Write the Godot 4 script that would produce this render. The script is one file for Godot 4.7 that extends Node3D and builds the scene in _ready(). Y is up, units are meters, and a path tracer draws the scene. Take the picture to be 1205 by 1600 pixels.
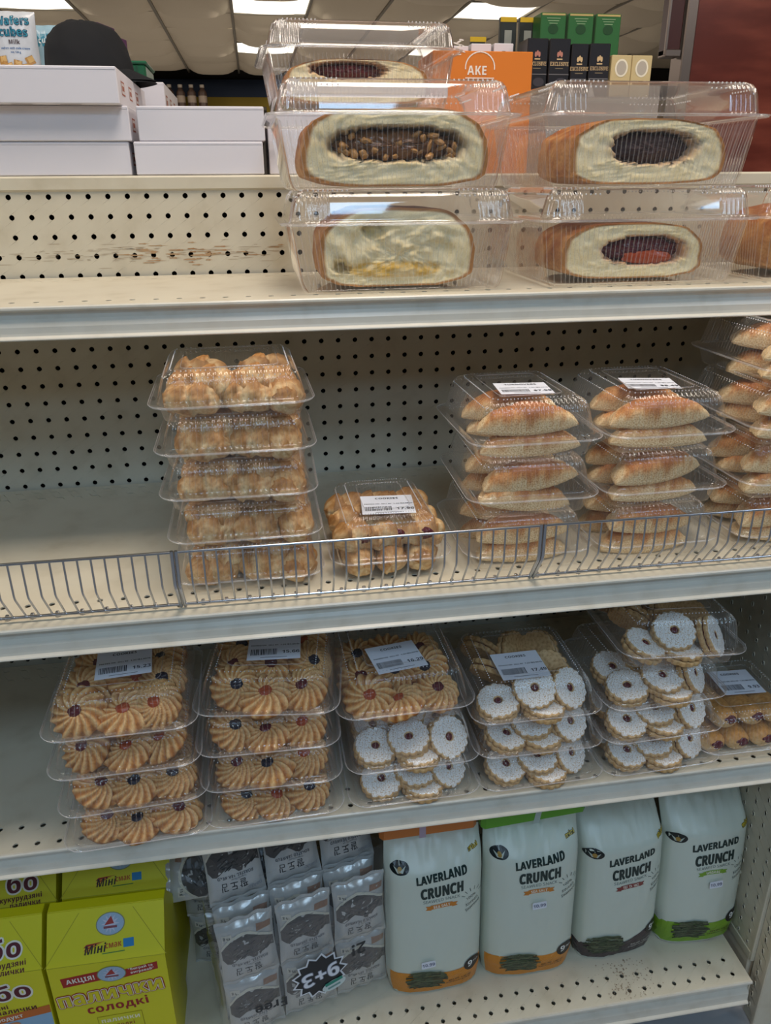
extends Node3D
# Bakery shelves in a grocery store. All heights in the tables are given from the first row of peg holes, which is FL above the floor.

const FL := 1.30
const IN := 0.0254
var M := {}
var rng := RandomNumberGenerator.new()
var used := {}
var noise := FastNoiseLite.new()
var SHAPES := {}


# ------------------------------------------------------------------ mesh builder
class MB:
	var v := PackedVector3Array()
	var c := PackedColorArray()
	var uv := PackedVector2Array()
	var ix := PackedInt32Array()
	var col := Color.WHITE
	var xf := Transform3D.IDENTITY

	func vert(p: Vector3, u := Vector2.ZERO) -> int:
		v.append(xf * p)
		c.append(col)
		uv.append(u)
		return v.size() - 1

	func tri(a: int, b: int, d: int) -> void:  # counter-clockwise seen from outside
		ix.append(a)
		ix.append(d)
		ix.append(b)

	func quad(p: Vector3, q: Vector3, r: Vector3, s: Vector3) -> void:
		var a := vert(p, Vector2(0, 0))
		vert(q, Vector2(1, 0))
		vert(r, Vector2(1, 1))
		vert(s, Vector2(0, 1))
		tri(a, a + 1, a + 2)
		tri(a, a + 2, a + 3)

	func grid(rows: Array, closed := false, flip := false, cols: Array = [], uvs: Array = []) -> void:
		var h := rows.size()
		var w: int = rows[0].size()
		var base := v.size()
		for j in h:
			var row: PackedVector3Array = rows[j]
			for i in w:
				if cols.size():
					col = cols[j][i]
				vert(row[i], uvs[j][i] if uvs.size() else Vector2(float(i) / w, float(j) / h))
		var last := w if closed else w - 1
		for j in h - 1:
			for i in last:
				var a := base + j * w + i
				var b := base + j * w + (i + 1) % w
				var d := a + w
				var e := b + w
				if flip:
					tri(a, d, e)
					tri(a, e, b)
				else:
					tri(a, b, e)
					tri(a, e, d)

	func fan(ring: PackedVector3Array, mid: Vector3, flip := false) -> void:
		var m := vert(mid, Vector2(0.5, 0.5))
		var base := v.size()
		for p in ring:
			vert(p)
		var n := ring.size()
		for i in n:
			if flip:
				tri(m, base + (i + 1) % n, base + i)
			else:
				tri(m, base + i, base + (i + 1) % n)

	func box(lo: Vector3, hi: Vector3, b := 0.0) -> void:
		# a box with chamfered edges
		var mid := (lo + hi) / 2.0
		var h := (hi - lo) / 2.0
		b = minf(b, minf(h.x, minf(h.y, h.z)) * 0.9)
		for ax in 3:
			for s in [-1.0, 1.0]:
				var u := (ax + 1) % 3
				var w := (ax + 2) % 3
				var p := []
				for k in [[-1.0, -1.0], [1.0, -1.0], [1.0, 1.0], [-1.0, 1.0]]:
					var q := Vector3.ZERO
					q[ax] = s * h[ax]
					q[u] = k[0] * (h[u] - b)
					q[w] = k[1] * (h[w] - b)
					p.append(mid + q)
				if s > 0:
					quad(p[0], p[1], p[2], p[3])
				else:
					quad(p[0], p[3], p[2], p[1])
		if b <= 0.0:
			return
		for ax in 3:
			var u := (ax + 1) % 3
			var w := (ax + 2) % 3
			for s in [-1.0, 1.0]:
				for t in [-1.0, 1.0]:
					var e := []
					for k in [[-1.0, 0], [1.0, 0], [1.0, 1], [-1.0, 1]]:
						var q := Vector3.ZERO
						q[ax] = k[0] * (h[ax] - b)
						q[u] = s * (h[u] - (b if k[1] == 1 else 0.0))
						q[w] = t * (h[w] - (0.0 if k[1] == 1 else b))
						e.append(mid + q)
					if s * t < 0:
						quad(e[0], e[1], e[2], e[3])
					else:
						quad(e[0], e[3], e[2], e[1])
		for s in [-1.0, 1.0]:
			for t in [-1.0, 1.0]:
				for r in [-1.0, 1.0]:
					var a := vert(mid + Vector3(s * h.x, t * (h.y - b), r * (h.z - b)))
					vert(mid + Vector3(s * (h.x - b), t * h.y, r * (h.z - b)))
					vert(mid + Vector3(s * (h.x - b), t * (h.y - b), r * h.z))
					if s * t * r > 0:
						tri(a, a + 1, a + 2)
					else:
						tri(a, a + 2, a + 1)

	func extrude(prof: PackedVector2Array, x0: float, x1: float) -> void:
		# a closed outline of (z, y), clockwise seen from +x, drawn along x
		var n := prof.size()
		for i in n:
			var p := prof[i]
			var q := prof[(i + 1) % n]
			quad(Vector3(x0, p.y, p.x), Vector3(x1, p.y, p.x), Vector3(x1, q.y, q.x), Vector3(x0, q.y, q.x))
		var t := Geometry2D.triangulate_polygon(prof)
		for x in [x0, x1]:
			var base := v.size()
			for p in prof:
				vert(Vector3(x, p.y, p.x))
			for k in range(0, t.size(), 3):
				tri(base + t[k], base + t[k + 1], base + t[k + 2])

	func tube(path: PackedVector3Array, r: float, sides := 8) -> void:
		var rows := []
		for k in path.size():
			var d := (path[mini(k + 1, path.size() - 1)] - path[maxi(k - 1, 0)]).normalized()
			var u := d.cross(Vector3(0.31, 0.2, 0.93)).normalized()
			if absf(d.z) > 0.9:
				u = d.cross(Vector3.UP).normalized()
			var w := d.cross(u)
			var ring := PackedVector3Array()
			for i in sides:
				var a := TAU * i / sides
				ring.append(path[k] + (u * cos(a) + w * sin(a)) * r)
			rows.append(ring)
		grid(rows, true)
		fan(rows[0], path[0], true)
		fan(rows[-1], path[-1])

	func poly(pts: PackedVector2Array, map: Callable, h: float) -> void:
		var t := Geometry2D.triangulate_polygon(pts)
		for k in range(0, t.size(), 3):
			flat_tri(pts[t[k]], pts[t[k + 1]], pts[t[k + 2]], map, h, 0)

	func flat_tri(a: Vector2, b: Vector2, d: Vector2, map: Callable, h: float, depth: int) -> void:
		var ab := a.distance_squared_to(b)
		var bd := b.distance_squared_to(d)
		var da := d.distance_squared_to(a)
		var most := maxf(ab, maxf(bd, da))
		if most > 0.0001 and depth < 8:
			if most == ab:
				flat_tri(a, (a + b) / 2.0, d, map, h, depth + 1)
				flat_tri((a + b) / 2.0, b, d, map, h, depth + 1)
			elif most == bd:
				flat_tri(a, b, (b + d) / 2.0, map, h, depth + 1)
				flat_tri(a, (b + d) / 2.0, d, map, h, depth + 1)
			else:
				flat_tri(a, b, (d + a) / 2.0, map, h, depth + 1)
				flat_tri(b, d, (d + a) / 2.0, map, h, depth + 1)
			return
		var s := (b - a).cross(d - a)
		var i := vert(map.call(a, h))
		vert(map.call(b if s > 0 else d, h))
		vert(map.call(d if s > 0 else b, h))
		tri(i, i + 1, i + 2)

	func mesh() -> ArrayMesh:
		var n := PackedVector3Array()
		n.resize(v.size())
		for k in range(0, ix.size(), 3):
			var a := ix[k]
			var b := ix[k + 2]
			var d := ix[k + 1]
			var f := (v[b] - v[a]).cross(v[d] - v[a])
			n[a] += f
			n[b] += f
			n[d] += f
		for k in n.size():
			n[k] = n[k].normalized() if n[k].length_squared() > 0.0 else Vector3.UP
		var arr := []
		arr.resize(Mesh.ARRAY_MAX)
		arr[Mesh.ARRAY_VERTEX] = v
		arr[Mesh.ARRAY_NORMAL] = n
		arr[Mesh.ARRAY_COLOR] = c
		arr[Mesh.ARRAY_TEX_UV] = uv
		arr[Mesh.ARRAY_INDEX] = ix
		var m := ArrayMesh.new()
		m.add_surface_from_arrays(Mesh.PRIMITIVE_TRIANGLES, arr)
		return m


# ------------------------------------------------------------------ nodes
func P(x: float, y: float, z: float) -> Vector3:
	return Vector3(x, y + FL, z)


func numbered(called: String) -> String:
	var n: int = used.get(called, 0)
	used[called] = n + 1
	return called if n == 0 else "%s_%03d" % [called, n]


func tag(o: Node3D, label: String, category: String, group := "") -> Node3D:
	o.set_meta("label", label)
	o.set_meta("category", category)
	if group:
		o.set_meta("group", group)
	return o


func thing(called: String, label: String, category: String, at := Vector3.ZERO, turn := 0.0, group := "") -> Node3D:
	var o := Node3D.new()
	o.name = numbered(called)
	add_child(o)
	o.position = at
	o.rotation.y = turn
	tag(o, label, category, group)
	return o


func obj(called: String, m, material: Material, parent: Node = null) -> MeshInstance3D:
	var o := MeshInstance3D.new()
	o.name = called if parent else numbered(called)
	o.mesh = m.mesh() if m is MB else m
	o.material_override = material
	(parent if parent else self).add_child(o, true)
	return o


func struct(called: String, m, material: Material) -> MeshInstance3D:
	var o := obj(called, m, material)
	o.set_meta("kind", "structure")
	return o


func mat(col: Color, rough := 0.6, metal := 0.0) -> StandardMaterial3D:
	var m := StandardMaterial3D.new()
	m.albedo_color = col
	m.roughness = rough
	m.metallic = metal
	m.vertex_color_use_as_albedo = false
	return m


func lin(hex: String) -> Color:
	return Color(hex).srgb_to_linear()


func noise_tex(freq: float, ramp: Array, seed_ := 1, size := 512, octaves := 4, normal := false) -> NoiseTexture2D:
	var n := FastNoiseLite.new()
	n.seed = seed_
	n.frequency = freq
	n.fractal_octaves = octaves
	var t := NoiseTexture2D.new()
	t.width = size
	t.height = size
	t.seamless = true
	t.noise = n
	if normal:
		t.as_normal_map = true
		t.bump_strength = 6.0
	elif ramp.size():
		var g := Gradient.new()
		var offs := PackedFloat32Array()
		var cols := PackedColorArray()
		for k in ramp:
			offs.append(k[0])
			cols.append(k[1])
		g.offsets = offs
		g.colors = cols
		t.color_ramp = g
	return t


func tri_map(m: StandardMaterial3D, t: Texture2D, scale: float, world := false) -> StandardMaterial3D:
	m.albedo_texture = t
	m.uv1_triplanar = true
	m.uv1_world_triplanar = world
	m.uv1_scale = Vector3.ONE * scale
	return m


func bump(m: StandardMaterial3D, t: Texture2D, cm: float) -> StandardMaterial3D:
	m.heightmap_enabled = true
	m.heightmap_texture = t
	m.heightmap_scale = cm
	return m


func materials() -> void:
	var grime := noise_tex(0.01, [[0.0, Color(0.93, 0.92, 0.90)], [0.35, Color(0.985, 0.98, 0.975)], [0.6, Color.WHITE], [1.0, Color.WHITE]], 3, 1024, 6)
	M.paint = tri_map(mat(Color("d2c9b3"), 0.42), grime, 1.3, true)
	M.lip = tri_map(mat(Color("d9d3c4"), 0.3), grime, 2.1, true)
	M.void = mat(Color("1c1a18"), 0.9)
	M.rust = mat(Color("a8744a"), 0.9)
	M.scuff = mat(Color("6d5c4a"), 0.9)
	M.chrome = mat(Color("b9bcc2"), 0.22, 1.0)
	M.clear = mat(Color(1, 0.98, 0.97, 0.022), 0.045)
	M.clear.transparency = BaseMaterial3D.TRANSPARENCY_ALPHA
	M.rim = mat(Color(0.97, 0.96, 0.97, 0.15), 0.06)  # whitened so the edges look bright, as plastic carrying light does
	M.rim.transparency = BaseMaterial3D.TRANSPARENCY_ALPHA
	M.bead = mat(Color(1, 1, 1, 0.42), 0.12)  # white frosting stands in for light glinting off the lid shoulders
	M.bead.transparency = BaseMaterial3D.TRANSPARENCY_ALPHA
	M.rib = mat(Color(1.0, 0.97, 0.95, 0.085), 0.06)
	M.rib.transparency = BaseMaterial3D.TRANSPARENCY_ALPHA
	M.fine_rib = mat(Color(1.0, 0.98, 0.97, 0.045), 0.06)
	M.fine_rib.transparency = BaseMaterial3D.TRANSPARENCY_ALPHA
	M.film = mat(Color(1, 1, 1, 0.03), 0.07)
	M.film.transparency = BaseMaterial3D.TRANSPARENCY_ALPHA
	M.label = mat(Color("e4e6ee"), 0.55)
	M.print = mat(Color.WHITE, 0.6)
	M.print.vertex_color_use_as_albedo = true
	M.gloss_print = mat(Color.WHITE, 0.32)
	M.gloss_print.vertex_color_use_as_albedo = true
	var crumbs := noise_tex(0.035, [[0.0, Color(0.78, 0.68, 0.55)], [0.4, Color(0.95, 0.92, 0.88)], [0.7, Color.WHITE], [1.0, Color(1, 0.98, 0.94)]], 7, 512, 5)
	M.baked = tri_map(mat(Color.WHITE, 0.6), crumbs, 11.0)
	M.baked.vertex_color_use_as_albedo = true
	M.biscuit = tri_map(mat(Color.WHITE, 0.55), crumbs, 10.0)
	M.biscuit.vertex_color_use_as_albedo = true
	var sugar := noise_tex(0.085, [[0.0, Color("b48a58")], [0.28, Color("cdab7e")], [0.37, Color("efeae2")], [0.6, Color("f5f2ee")], [1.0, Color("fffdfa")]], 21, 512, 4)
	M.sugar = tri_map(mat(Color.WHITE, 0.9), sugar, 9.0)
	var grains := noise_tex(0.11, [[0.0, Color(0.72, 0.56, 0.42)], [0.35, Color(0.88, 0.78, 0.66)], [0.55, Color(1, 0.96, 0.9)], [1.0, Color.WHITE]], 23, 512, 3)
	M.sugared = tri_map(mat(Color.WHITE, 0.65), grains, 7.0)
	M.sugared.vertex_color_use_as_albedo = true
	M.crumb = tri_map(mat(Color.WHITE, 0.85), noise_tex(0.045, [[0.0, Color(0.88, 0.84, 0.74)], [0.4, Color(0.98, 0.97, 0.93)], [1.0, Color.WHITE]], 31, 512, 5), 16.0)
	M.crumb.vertex_color_use_as_albedo = true
	M.jam = mat(Color("5a0f1c"), 0.18)
	M.jam_orange = mat(Color("a8431a"), 0.2)
	M.jam_dark = mat(Color("1d1a2c"), 0.2)
	M.poppy = tri_map(mat(Color("5c362e"), 0.6), noise_tex(0.08, [[0.0, Color(0.45, 0.4, 0.4)], [1.0, Color.WHITE]], 41), 18.0)
	M.walnut = tri_map(mat(Color("b98a50"), 0.4), crumbs, 25.0)
	M.syrup = mat(Color("7d5434"), 0.2)
	M.card = mat(Color("dedadf"), 0.5)
	M.card_print = mat(Color("a06a5a"), 0.7)
	M.plush = mat(Color("17181b"), 0.95)
	M.white_panel = mat(Color("e6d9c0"), 0.85)
	M.grid_bar = mat(Color("8f897c"), 0.7)
	M.foil = mat(Color("bdbcb8"), 0.24, 0.2)
	M.floor = tri_map(mat(Color("9a9a9c"), 0.4), grime, 0.7, true)
	M.wood = bump(mat(Color.WHITE, 0.3), null, 0.0)
	M.wood.heightmap_enabled = false
	var wn := FastNoiseLite.new()
	wn.seed = 5
	wn.frequency = 0.02
	wn.fractal_octaves = 5
	var im := Image.create(256, 256, false, Image.FORMAT_RGB8)
	for y in 256:
		for x in 256:
			var t := clampf(wn.get_noise_2d(x * 0.22, y * 1.4) * 1.2 + 0.5 + 0.25 * wn.get_noise_2d(x * 2.0, y * 9.0), 0.0, 1.0)
			im.set_pixel(x, y, Color("6b3026").lerp(Color("98503f"), t))
	M.wood.albedo_texture = ImageTexture.create_from_image(im)
	M.wood.uv1_triplanar = true
	M.wood.uv1_scale = Vector3.ONE * 0.9


# ------------------------------------------------------------------ printing: flat lettering and shapes laid on a surface
func text_into(mb: MB, s: String, at: Vector2, height: float, col: Color, map: Callable, h := 0.0002, font := "sans", align := 0, turn := 0.0, squeeze := 1.0, shear := 0.0) -> void:
	var tm := TextMesh.new()
	var f := SystemFont.new()
	f.font_names = PackedStringArray(["Droid Serif" if font == "serif" else "Droid Sans"])
	f.font_weight = 400 if font == "thin" else 700
	tm.font = f
	tm.text = s
	tm.font_size = 127
	tm.depth = 0.0
	tm.pixel_size = 0.005
	tm.curve_step = 3.0
	var arr: Array = tm.surface_get_arrays(0) if tm.get_surface_count() else []
	if arr.is_empty():
		return
	var vs: PackedVector3Array = arr[Mesh.ARRAY_VERTEX]
	var idx = arr[Mesh.ARRAY_INDEX]
	var lo := Vector3(1e9, 1e9, 0)
	var hi := -lo
	for p in vs:
		lo = lo.min(p)
		hi = hi.max(p)
	var k := height / 0.46  # capitals of a 64-pixel font at 0.01
	var x0 := (lo.x + hi.x) / 2.0 if align == 0 else (lo.x if align < 0 else hi.x)
	var y0 := -0.23 if false else (lo.y + hi.y) / 2.0
	mb.col = col
	var pts := PackedVector2Array()
	for p in vs:
		var q := Vector2((p.x - x0) * k * squeeze, (p.y - y0) * k)
		q.x += q.y * shear
		pts.append(at + q.rotated(turn))
	var ids: PackedInt32Array = idx if idx != null else PackedInt32Array(range(vs.size()))
	for t in range(0, ids.size() - 2, 3):
		var a := pts[ids[t]]
		var b := pts[ids[t + 1]]
		var d := pts[ids[t + 2]]
		if absf((b - a).cross(d - a)) > 1e-12:
			mb.flat_tri(a, b, d, map, h, 0)


func outlined(mb: MB, s: String, at: Vector2, height: float, col: Color, rim: Color, grow: float, map: Callable, h: float, font := "sans", align := 0, turn := 0.0, squeeze := 1.0, shear := 0.0) -> void:
	for k in 8:
		text_into(mb, s, at + Vector2(cos(TAU * k / 8), sin(TAU * k / 8)) * grow, height, rim, map, h + 0.00001 * k, font, align, turn, squeeze, shear)
	text_into(mb, s, at, height, col, map, h + 0.0002, font, align, turn, squeeze, shear)


func shape_into(mb: MB, pts: PackedVector2Array, col: Color, map: Callable, h := 0.0001) -> void:
	mb.col = col
	mb.poly(pts, map, h)


func oval(at: Vector2, rx: float, ry: float, n := 20, turn := 0.0) -> PackedVector2Array:
	var o := PackedVector2Array()
	for i in n:
		o.append(at + Vector2(cos(TAU * i / n) * rx, sin(TAU * i / n) * ry).rotated(turn))
	return o


func rect(at: Vector2, w: float, h: float, turn := 0.0) -> PackedVector2Array:
	var o := PackedVector2Array()
	for k in [[-1, -1], [1, -1], [1, 1], [-1, 1]]:
		o.append(at + Vector2(k[0] * w / 2, k[1] * h / 2).rotated(turn))
	return o


func star(at: Vector2, r0: float, r1: float, n: int, sx := 1.0) -> PackedVector2Array:
	var o := PackedVector2Array()
	for i in n * 2:
		var r := r0 if i % 2 else r1
		o.append(at + Vector2(cos(PI * i / n) * r * sx, sin(PI * i / n) * r))
	return o


func plane_map(origin: Vector3, u: Vector3, w: Vector3) -> Callable:
	var n := u.cross(w).normalized()
	return func(p: Vector2, h: float) -> Vector3: return origin + u * p.x + w * p.y + n * h


# ------------------------------------------------------------------ the scene
func _ready() -> void:
	rng.seed = 7
	noise.seed = 4
	noise.frequency = 1.0
	materials()
	view_and_light()
	room()
	gondola()
	build_top()
	build_loaves()
	build_middle()
	build_cookies()
	build_bottom()


# ------------------------------------------------------------------ view and light
func view_and_light() -> void:
	var cam := Camera3D.new()
	cam.name = "camera"
	cam.fov = 66.68
	cam.near = 0.05
	cam.far = 60.0
	cam.position = P(0.142, 0.0148, 1.174)
	cam.rotation = Vector3(-0.40064, -0.15380, -0.0078)
	add_child(cam)
	cam.current = true
	var env := Environment.new()
	env.background_mode = Environment.BG_COLOR
	env.background_color = Color(0.02, 0.02, 0.025)
	env.tonemap_mode = Environment.TONE_MAPPER_LINEAR
	env.tonemap_exposure = 1.1
	env.sdfgi_enabled = true
	env.ssao_enabled = true
	env.ssil_enabled = true
	var we := WorldEnvironment.new()
	we.name = "environment"
	we.environment = env
	add_child(we)
	# rows of ceiling lights: z of the middle, colour, strength
	for row in [[-8.86, WARM, 2.8], [-6.6, WARM, 2.8], [0.55, WARM, 1.5], [2.2, COOL, 1.1], [3.5, COOL, 1.9]]:
		for x in [-1.567, 0.398, 2.363] if row[0] != 3.5 else [0.398]:
			ceiling_light(x, row[0], row[1], row[2])


const WARM := Color(1.0, 0.945, 0.89)
const COOL := Color(0.66, 0.84, 1.0)
const CELL := Vector2(0.655, 0.753)


func bulge(w: float, d: float, sag: float, n := 10) -> MB:
	var mb := MB.new()
	var rows := []
	for j in n + 1:
		var row := PackedVector3Array()
		for i in n + 1:
			var u := 2.0 * i / n - 1.0
			var v := 2.0 * j / n - 1.0
			row.append(Vector3(u * w / 2, -sag * (1.0 - u * u * u * u) * (1.0 - v * v), v * d / 2))
		rows.append(row)
	mb.grid(rows)
	return mb


func ceiling_light(x: float, z: float, col: Color, power: float) -> void:
	var n_row: int = {-8.86: 0, -6.6: 1, -4.34: 2, -2.08: 3, 0.55: 4, 2.2: 5, 3.5: 6}[z]
	var rows_said := ["in the farthest visible row", "in the second farthest row", "in the third farthest row", "just behind the shelf display", "right over the shelf display", "over the near side of the aisle", "over the far side of the aisle"]
	var side := "right" if x > 1 else ("middle" if x > 0 else "left")
	var t := thing("ceiling_light", "glowing white square ceiling light, %s one %s" % [side, rows_said[n_row]], "ceiling light", P(x, 1.40, z), 0.0, "ceiling lights")
	if not SHAPES.has("diffuser"):
		SHAPES.diffuser = bulge(CELL.x - 0.03, CELL.y - 0.04, 0.05, 6).mesh()
		SHAPES.plain_diffuser = bulge(CELL.x - 0.03, CELL.y - 0.04, 0.05, 2).mesh()
		var f := MB.new()
		for s in [-1, 1]:
			f.box(Vector3(s * (CELL.x / 2 - 0.007) - 0.007, -0.012, -CELL.y / 2), Vector3(s * (CELL.x / 2 - 0.007) + 0.007, 0.02, CELL.y / 2), 0.002)
			f.box(Vector3(-CELL.x / 2 + 0.014, -0.012, s * (CELL.y / 2 - 0.009) - 0.009), Vector3(CELL.x / 2 - 0.014, 0.02, s * (CELL.y / 2 - 0.009) + 0.009), 0.002)
		SHAPES.light_frame = f.mesh()
	var key := "glow%s" % col
	if not M.has(key):
		M[key] = mat(Color.WHITE, 0.5)
		M[key].emission_enabled = true
		M[key].emission = Color(1.0, 0.97, 0.9)
		M[key].emission_energy_multiplier = 1.5
	obj("light_diffuser", SHAPES.diffuser if z < -6 else SHAPES.plain_diffuser, M[key], t)
	obj("frame", SHAPES.light_frame, M.grid_bar, t)
	var l := AreaLight3D.new()
	l.name = "lamp"
	l.area_size = Vector2(CELL.x - 0.08, CELL.y - 0.1)
	l.light_color = col
	l.light_energy = power
	l.shadow_enabled = true
	l.area_range = 20.0
	l.area_attenuation = 2.0
	l.rotation.x = -PI / 2
	l.position.y = -0.07
	t.add_child(l)


# ------------------------------------------------------------------ the store round the shelves
func slab(called: String, lo: Vector3, hi: Vector3, m: Material) -> MeshInstance3D:
	var mb := MB.new()
	mb.box(lo, hi)
	return struct(called, mb, m)


func room() -> void:
	slab("floor", P(-7, -1.42, -11.2), P(7, -1.30, 5.2), M.floor)
	var wall := mat(Color("6d6963"), 0.9)
	slab("wall_left", P(-7.2, -1.3, -11.2), P(-7, 1.5, 5.2), wall)
	slab("wall_right", P(7, -1.3, -11.2), P(7.2, 1.5, 5.2), wall)
	slab("wall_front", P(-7, -1.3, 5.2), P(7, 1.5, 5.4), wall)
	slab("wall_back", P(-7, -1.3, -11.2), P(7, 1.5, -11.0), mat(Color("2a2724"), 0.9))
	slab("trim_1", P(-7, 1.10, -11.0), P(7, 1.31, -10.96), mat(Color("1d2f4a"), 0.7))
	slab("trim_2", P(-7, 0.72, -11.0), P(7, 1.10, -10.97), mat(Color("8f7a1c"), 0.7))
	slab("ceiling", P(-7, 1.52, -11.2), P(7, 1.62, 5.2), M.white_panel)
	var roof: Node3D = get_node("ceiling")
	var pan := bulge(CELL.x - 0.02, CELL.y - 0.02, 0.10).mesh()
	var flat := bulge(CELL.x - 0.02, CELL.y - 0.02, 0.06).mesh()
	var lit := [[0, 0], [-3, 0], [3, 0], [0, 3], [-3, 3], [3, 3]]
	for j in range(-2, 6):
		for i in range(-5, 7):
			if [i, j] in lit or (i in [0, 3, -3] and j in [0, 3]):
				continue
			var o := obj("ceiling_panel", pan if (i + j * 2) % 3 else flat, M.white_panel, roof)
			o.position = P(0.398 + CELL.x * i, 1.40, -8.86 + CELL.y * j)
	var bars := MB.new()
	for i in range(-5, 8):
		bars.box(P(0.398 + CELL.x * (i - 0.5) - 0.012, 1.385, -11), P(0.398 + CELL.x * (i - 0.5) + 0.012, 1.42, -4.6))
	obj("ceiling_grid", bars, M.grid_bar, roof)
	# mahogany cabinet end behind the shelves on the right, with its metal edging
	var cab := thing("wooden_cabinet", "tall mahogany coloured cabinet side with metal edging behind the right shelves", "cabinet", P(1.27, -1.3, -1.0))
	var w := MB.new()
	w.box(Vector3(0, 0, -0.04), Vector3(1.6, 2.55, 0), 0.004)
	obj("side_panel", w, M.wood, cab)
	var e := MB.new()
	e.box(Vector3(-0.008, 0, -0.05), Vector3(0.022, 2.55, 0.012), 0.003)
	obj("metal_edge", e, mat(Color("8d8078"), 0.35, 0.8), cab)
	var d := MB.new()
	d.box(Vector3(-0.055, 1.61, -0.03), Vector3(-0.012, 2.5, 0.005), 0.003)
	obj("door_edge", d, mat(Color("4a1f1c"), 0.4), cab)
	var h := MB.new()
	h.box(Vector3(-0.057, 1.612, 0.004), Vector3(-0.05, 2.5, 0.01), 0.001)
	h.box(Vector3(-0.055, 1.608, -0.03), Vector3(-0.012, 1.625, 0.012), 0.002)
	obj("metal_trim", h, mat(Color("8d8078"), 0.35, 0.8), cab)


# ------------------------------------------------------------------ gondola: perforated steel
func perforated(mb: MB, o: Vector3, u: Vector3, w: Vector3, nu: int, nw: int, r: Vector2, depth := 0.0015, sides := 10) -> void:
	# nu x nw square cells of one inch from the corner o, each with a hole in its middle
	var n := u.cross(w).normalized()
	var corner := [Vector2(0.5, 0.5), Vector2(-0.5, 0.5), Vector2(-0.5, -0.5), Vector2(0.5, -0.5)]
	for j in nw:
		for i in nu:
			var mid := o + (u * (i + 0.5) + w * (j + 0.5)) * IN
			var b := mb.v.size()
			for k in sides:
				var a := TAU * k / sides + PI / 4
				mb.vert(mid + u * cos(a) * r.x + w * sin(a) * r.y)
			for q in corner:
				mb.vert(mid + (u * q.x + w * q.y) * IN)
			for k in sides:
				var c0 := b + sides + int(4.0 * k / sides + 0.001)
				mb.tri(b + k, c0, b + (k + 1) % sides)
				var c1 := b + sides + int(4.0 * ((k + 1) % sides) / sides + 0.001)
				if c1 != c0:
					mb.tri(b + (k + 1) % sides, c0, c1)
			var t := mb.v.size()
			for k in sides:
				var a := TAU * k / sides + PI / 4
				var p := mid + u * cos(a) * r.x + w * sin(a) * r.y
				mb.vert(p)
				mb.vert(p - n * depth)
			for k in sides:
				var p := t + k * 2
				var q := t + ((k + 1) % sides) * 2
				mb.tri(p, q, q + 1)
				mb.tri(p, q + 1, p + 1)


func rect_face(mb: MB, o: Vector3, u: Vector3, w: Vector3, a: float, b: float) -> void:
	mb.quad(o, o + u * a, o + u * a + w * b, o + w * b)


const BAY0 := -0.76
const BAY1 := 0.853


func shelf(called: String, label: String, x0: float, x1: float, y: float, zf: float, rows: Array, lip := 0.0345, back_rows := true) -> Node3D:
	var t := thing(called, label, "shelf", P(0, y, 0), 0.0, "metal shelves of the display")
	var mb := MB.new()
	var z := 0.006
	var X := Vector3.RIGHT
	var Z := Vector3.FORWARD  # rows are laid from the front to the back
	var all := rows.duplicate()
	if back_rows:
		all += [[0.045, rows[0][1]], [0.020, rows[0][1] + 0.5]]
	var at := zf - 0.002
	for r in all:
		var c: float = r[0]
		if at - (c + IN / 2) > 0.0001:
			rect_face(mb, Vector3(x0, 0, at), X, Z, x1 - x0, at - c - IN / 2)
		var first := x0 + fposmod(r[1] * IN - x0 - IN / 2, IN)
		var n := int((x1 - first) / IN)
		rect_face(mb, Vector3(x0, 0, c + IN / 2), X, Z, first - x0, IN)
		perforated(mb, Vector3(first, 0, c + IN / 2), X, Z, n, 1, Vector2(0.0034, 0.0034) if c > 0.1 else Vector2(0.005, 0.0012))
		rect_face(mb, Vector3(first + n * IN, 0, c + IN / 2), X, Z, x1 - first - n * IN, IN)
		at = c - IN / 2
	if at > z:
		rect_face(mb, Vector3(x0, 0, at), X, Z, x1 - x0, at - z)
	var deck := obj("deck", mb, M.paint, t)
	deck.set_meta("label", "perforated cream deck")
	var under := MB.new()
	under.box(Vector3(x0 + 0.001, -0.024, 0.006), Vector3(x1 - 0.001, -0.0225, zf - 0.01))
	for x in [x0, x1 - 0.0015]:
		under.box(Vector3(x, -0.024, 0.006), Vector3(x + 0.0015, -0.0005, zf - 0.004))
	obj("added_underside", under, M.paint, t)  # unseen pan, added to keep light out of the deck holes
	var pr := PackedVector2Array()
	for q in [[-0.004, 0.0], [-0.0012, 0.0004], [0.0, -0.001], [0.0002, -0.003], [-0.0012, -0.0045], [-0.0052, -0.0062], [-0.0068, -0.0095], [-0.0066, -0.0135], [-0.0045, -0.0175], [-0.0028, -0.0215], [-0.0022, -0.028], [-0.0016, -0.0305], [0.0015, -0.0325], [0.0022, -0.0338], [0.0015, -0.0350], [-0.0035, -0.0350], [-0.0055, -0.030], [-0.0085, -0.024], [-0.010, -0.012], [-0.009, -0.004]]:
		pr.append(Vector2(zf + q[0], q[1] * lip / 0.0345))
	var lp := MB.new()
	lp.extrude(pr, x0, x1)
	obj("price_channel", lp, M.lip, t)
	return t


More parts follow.
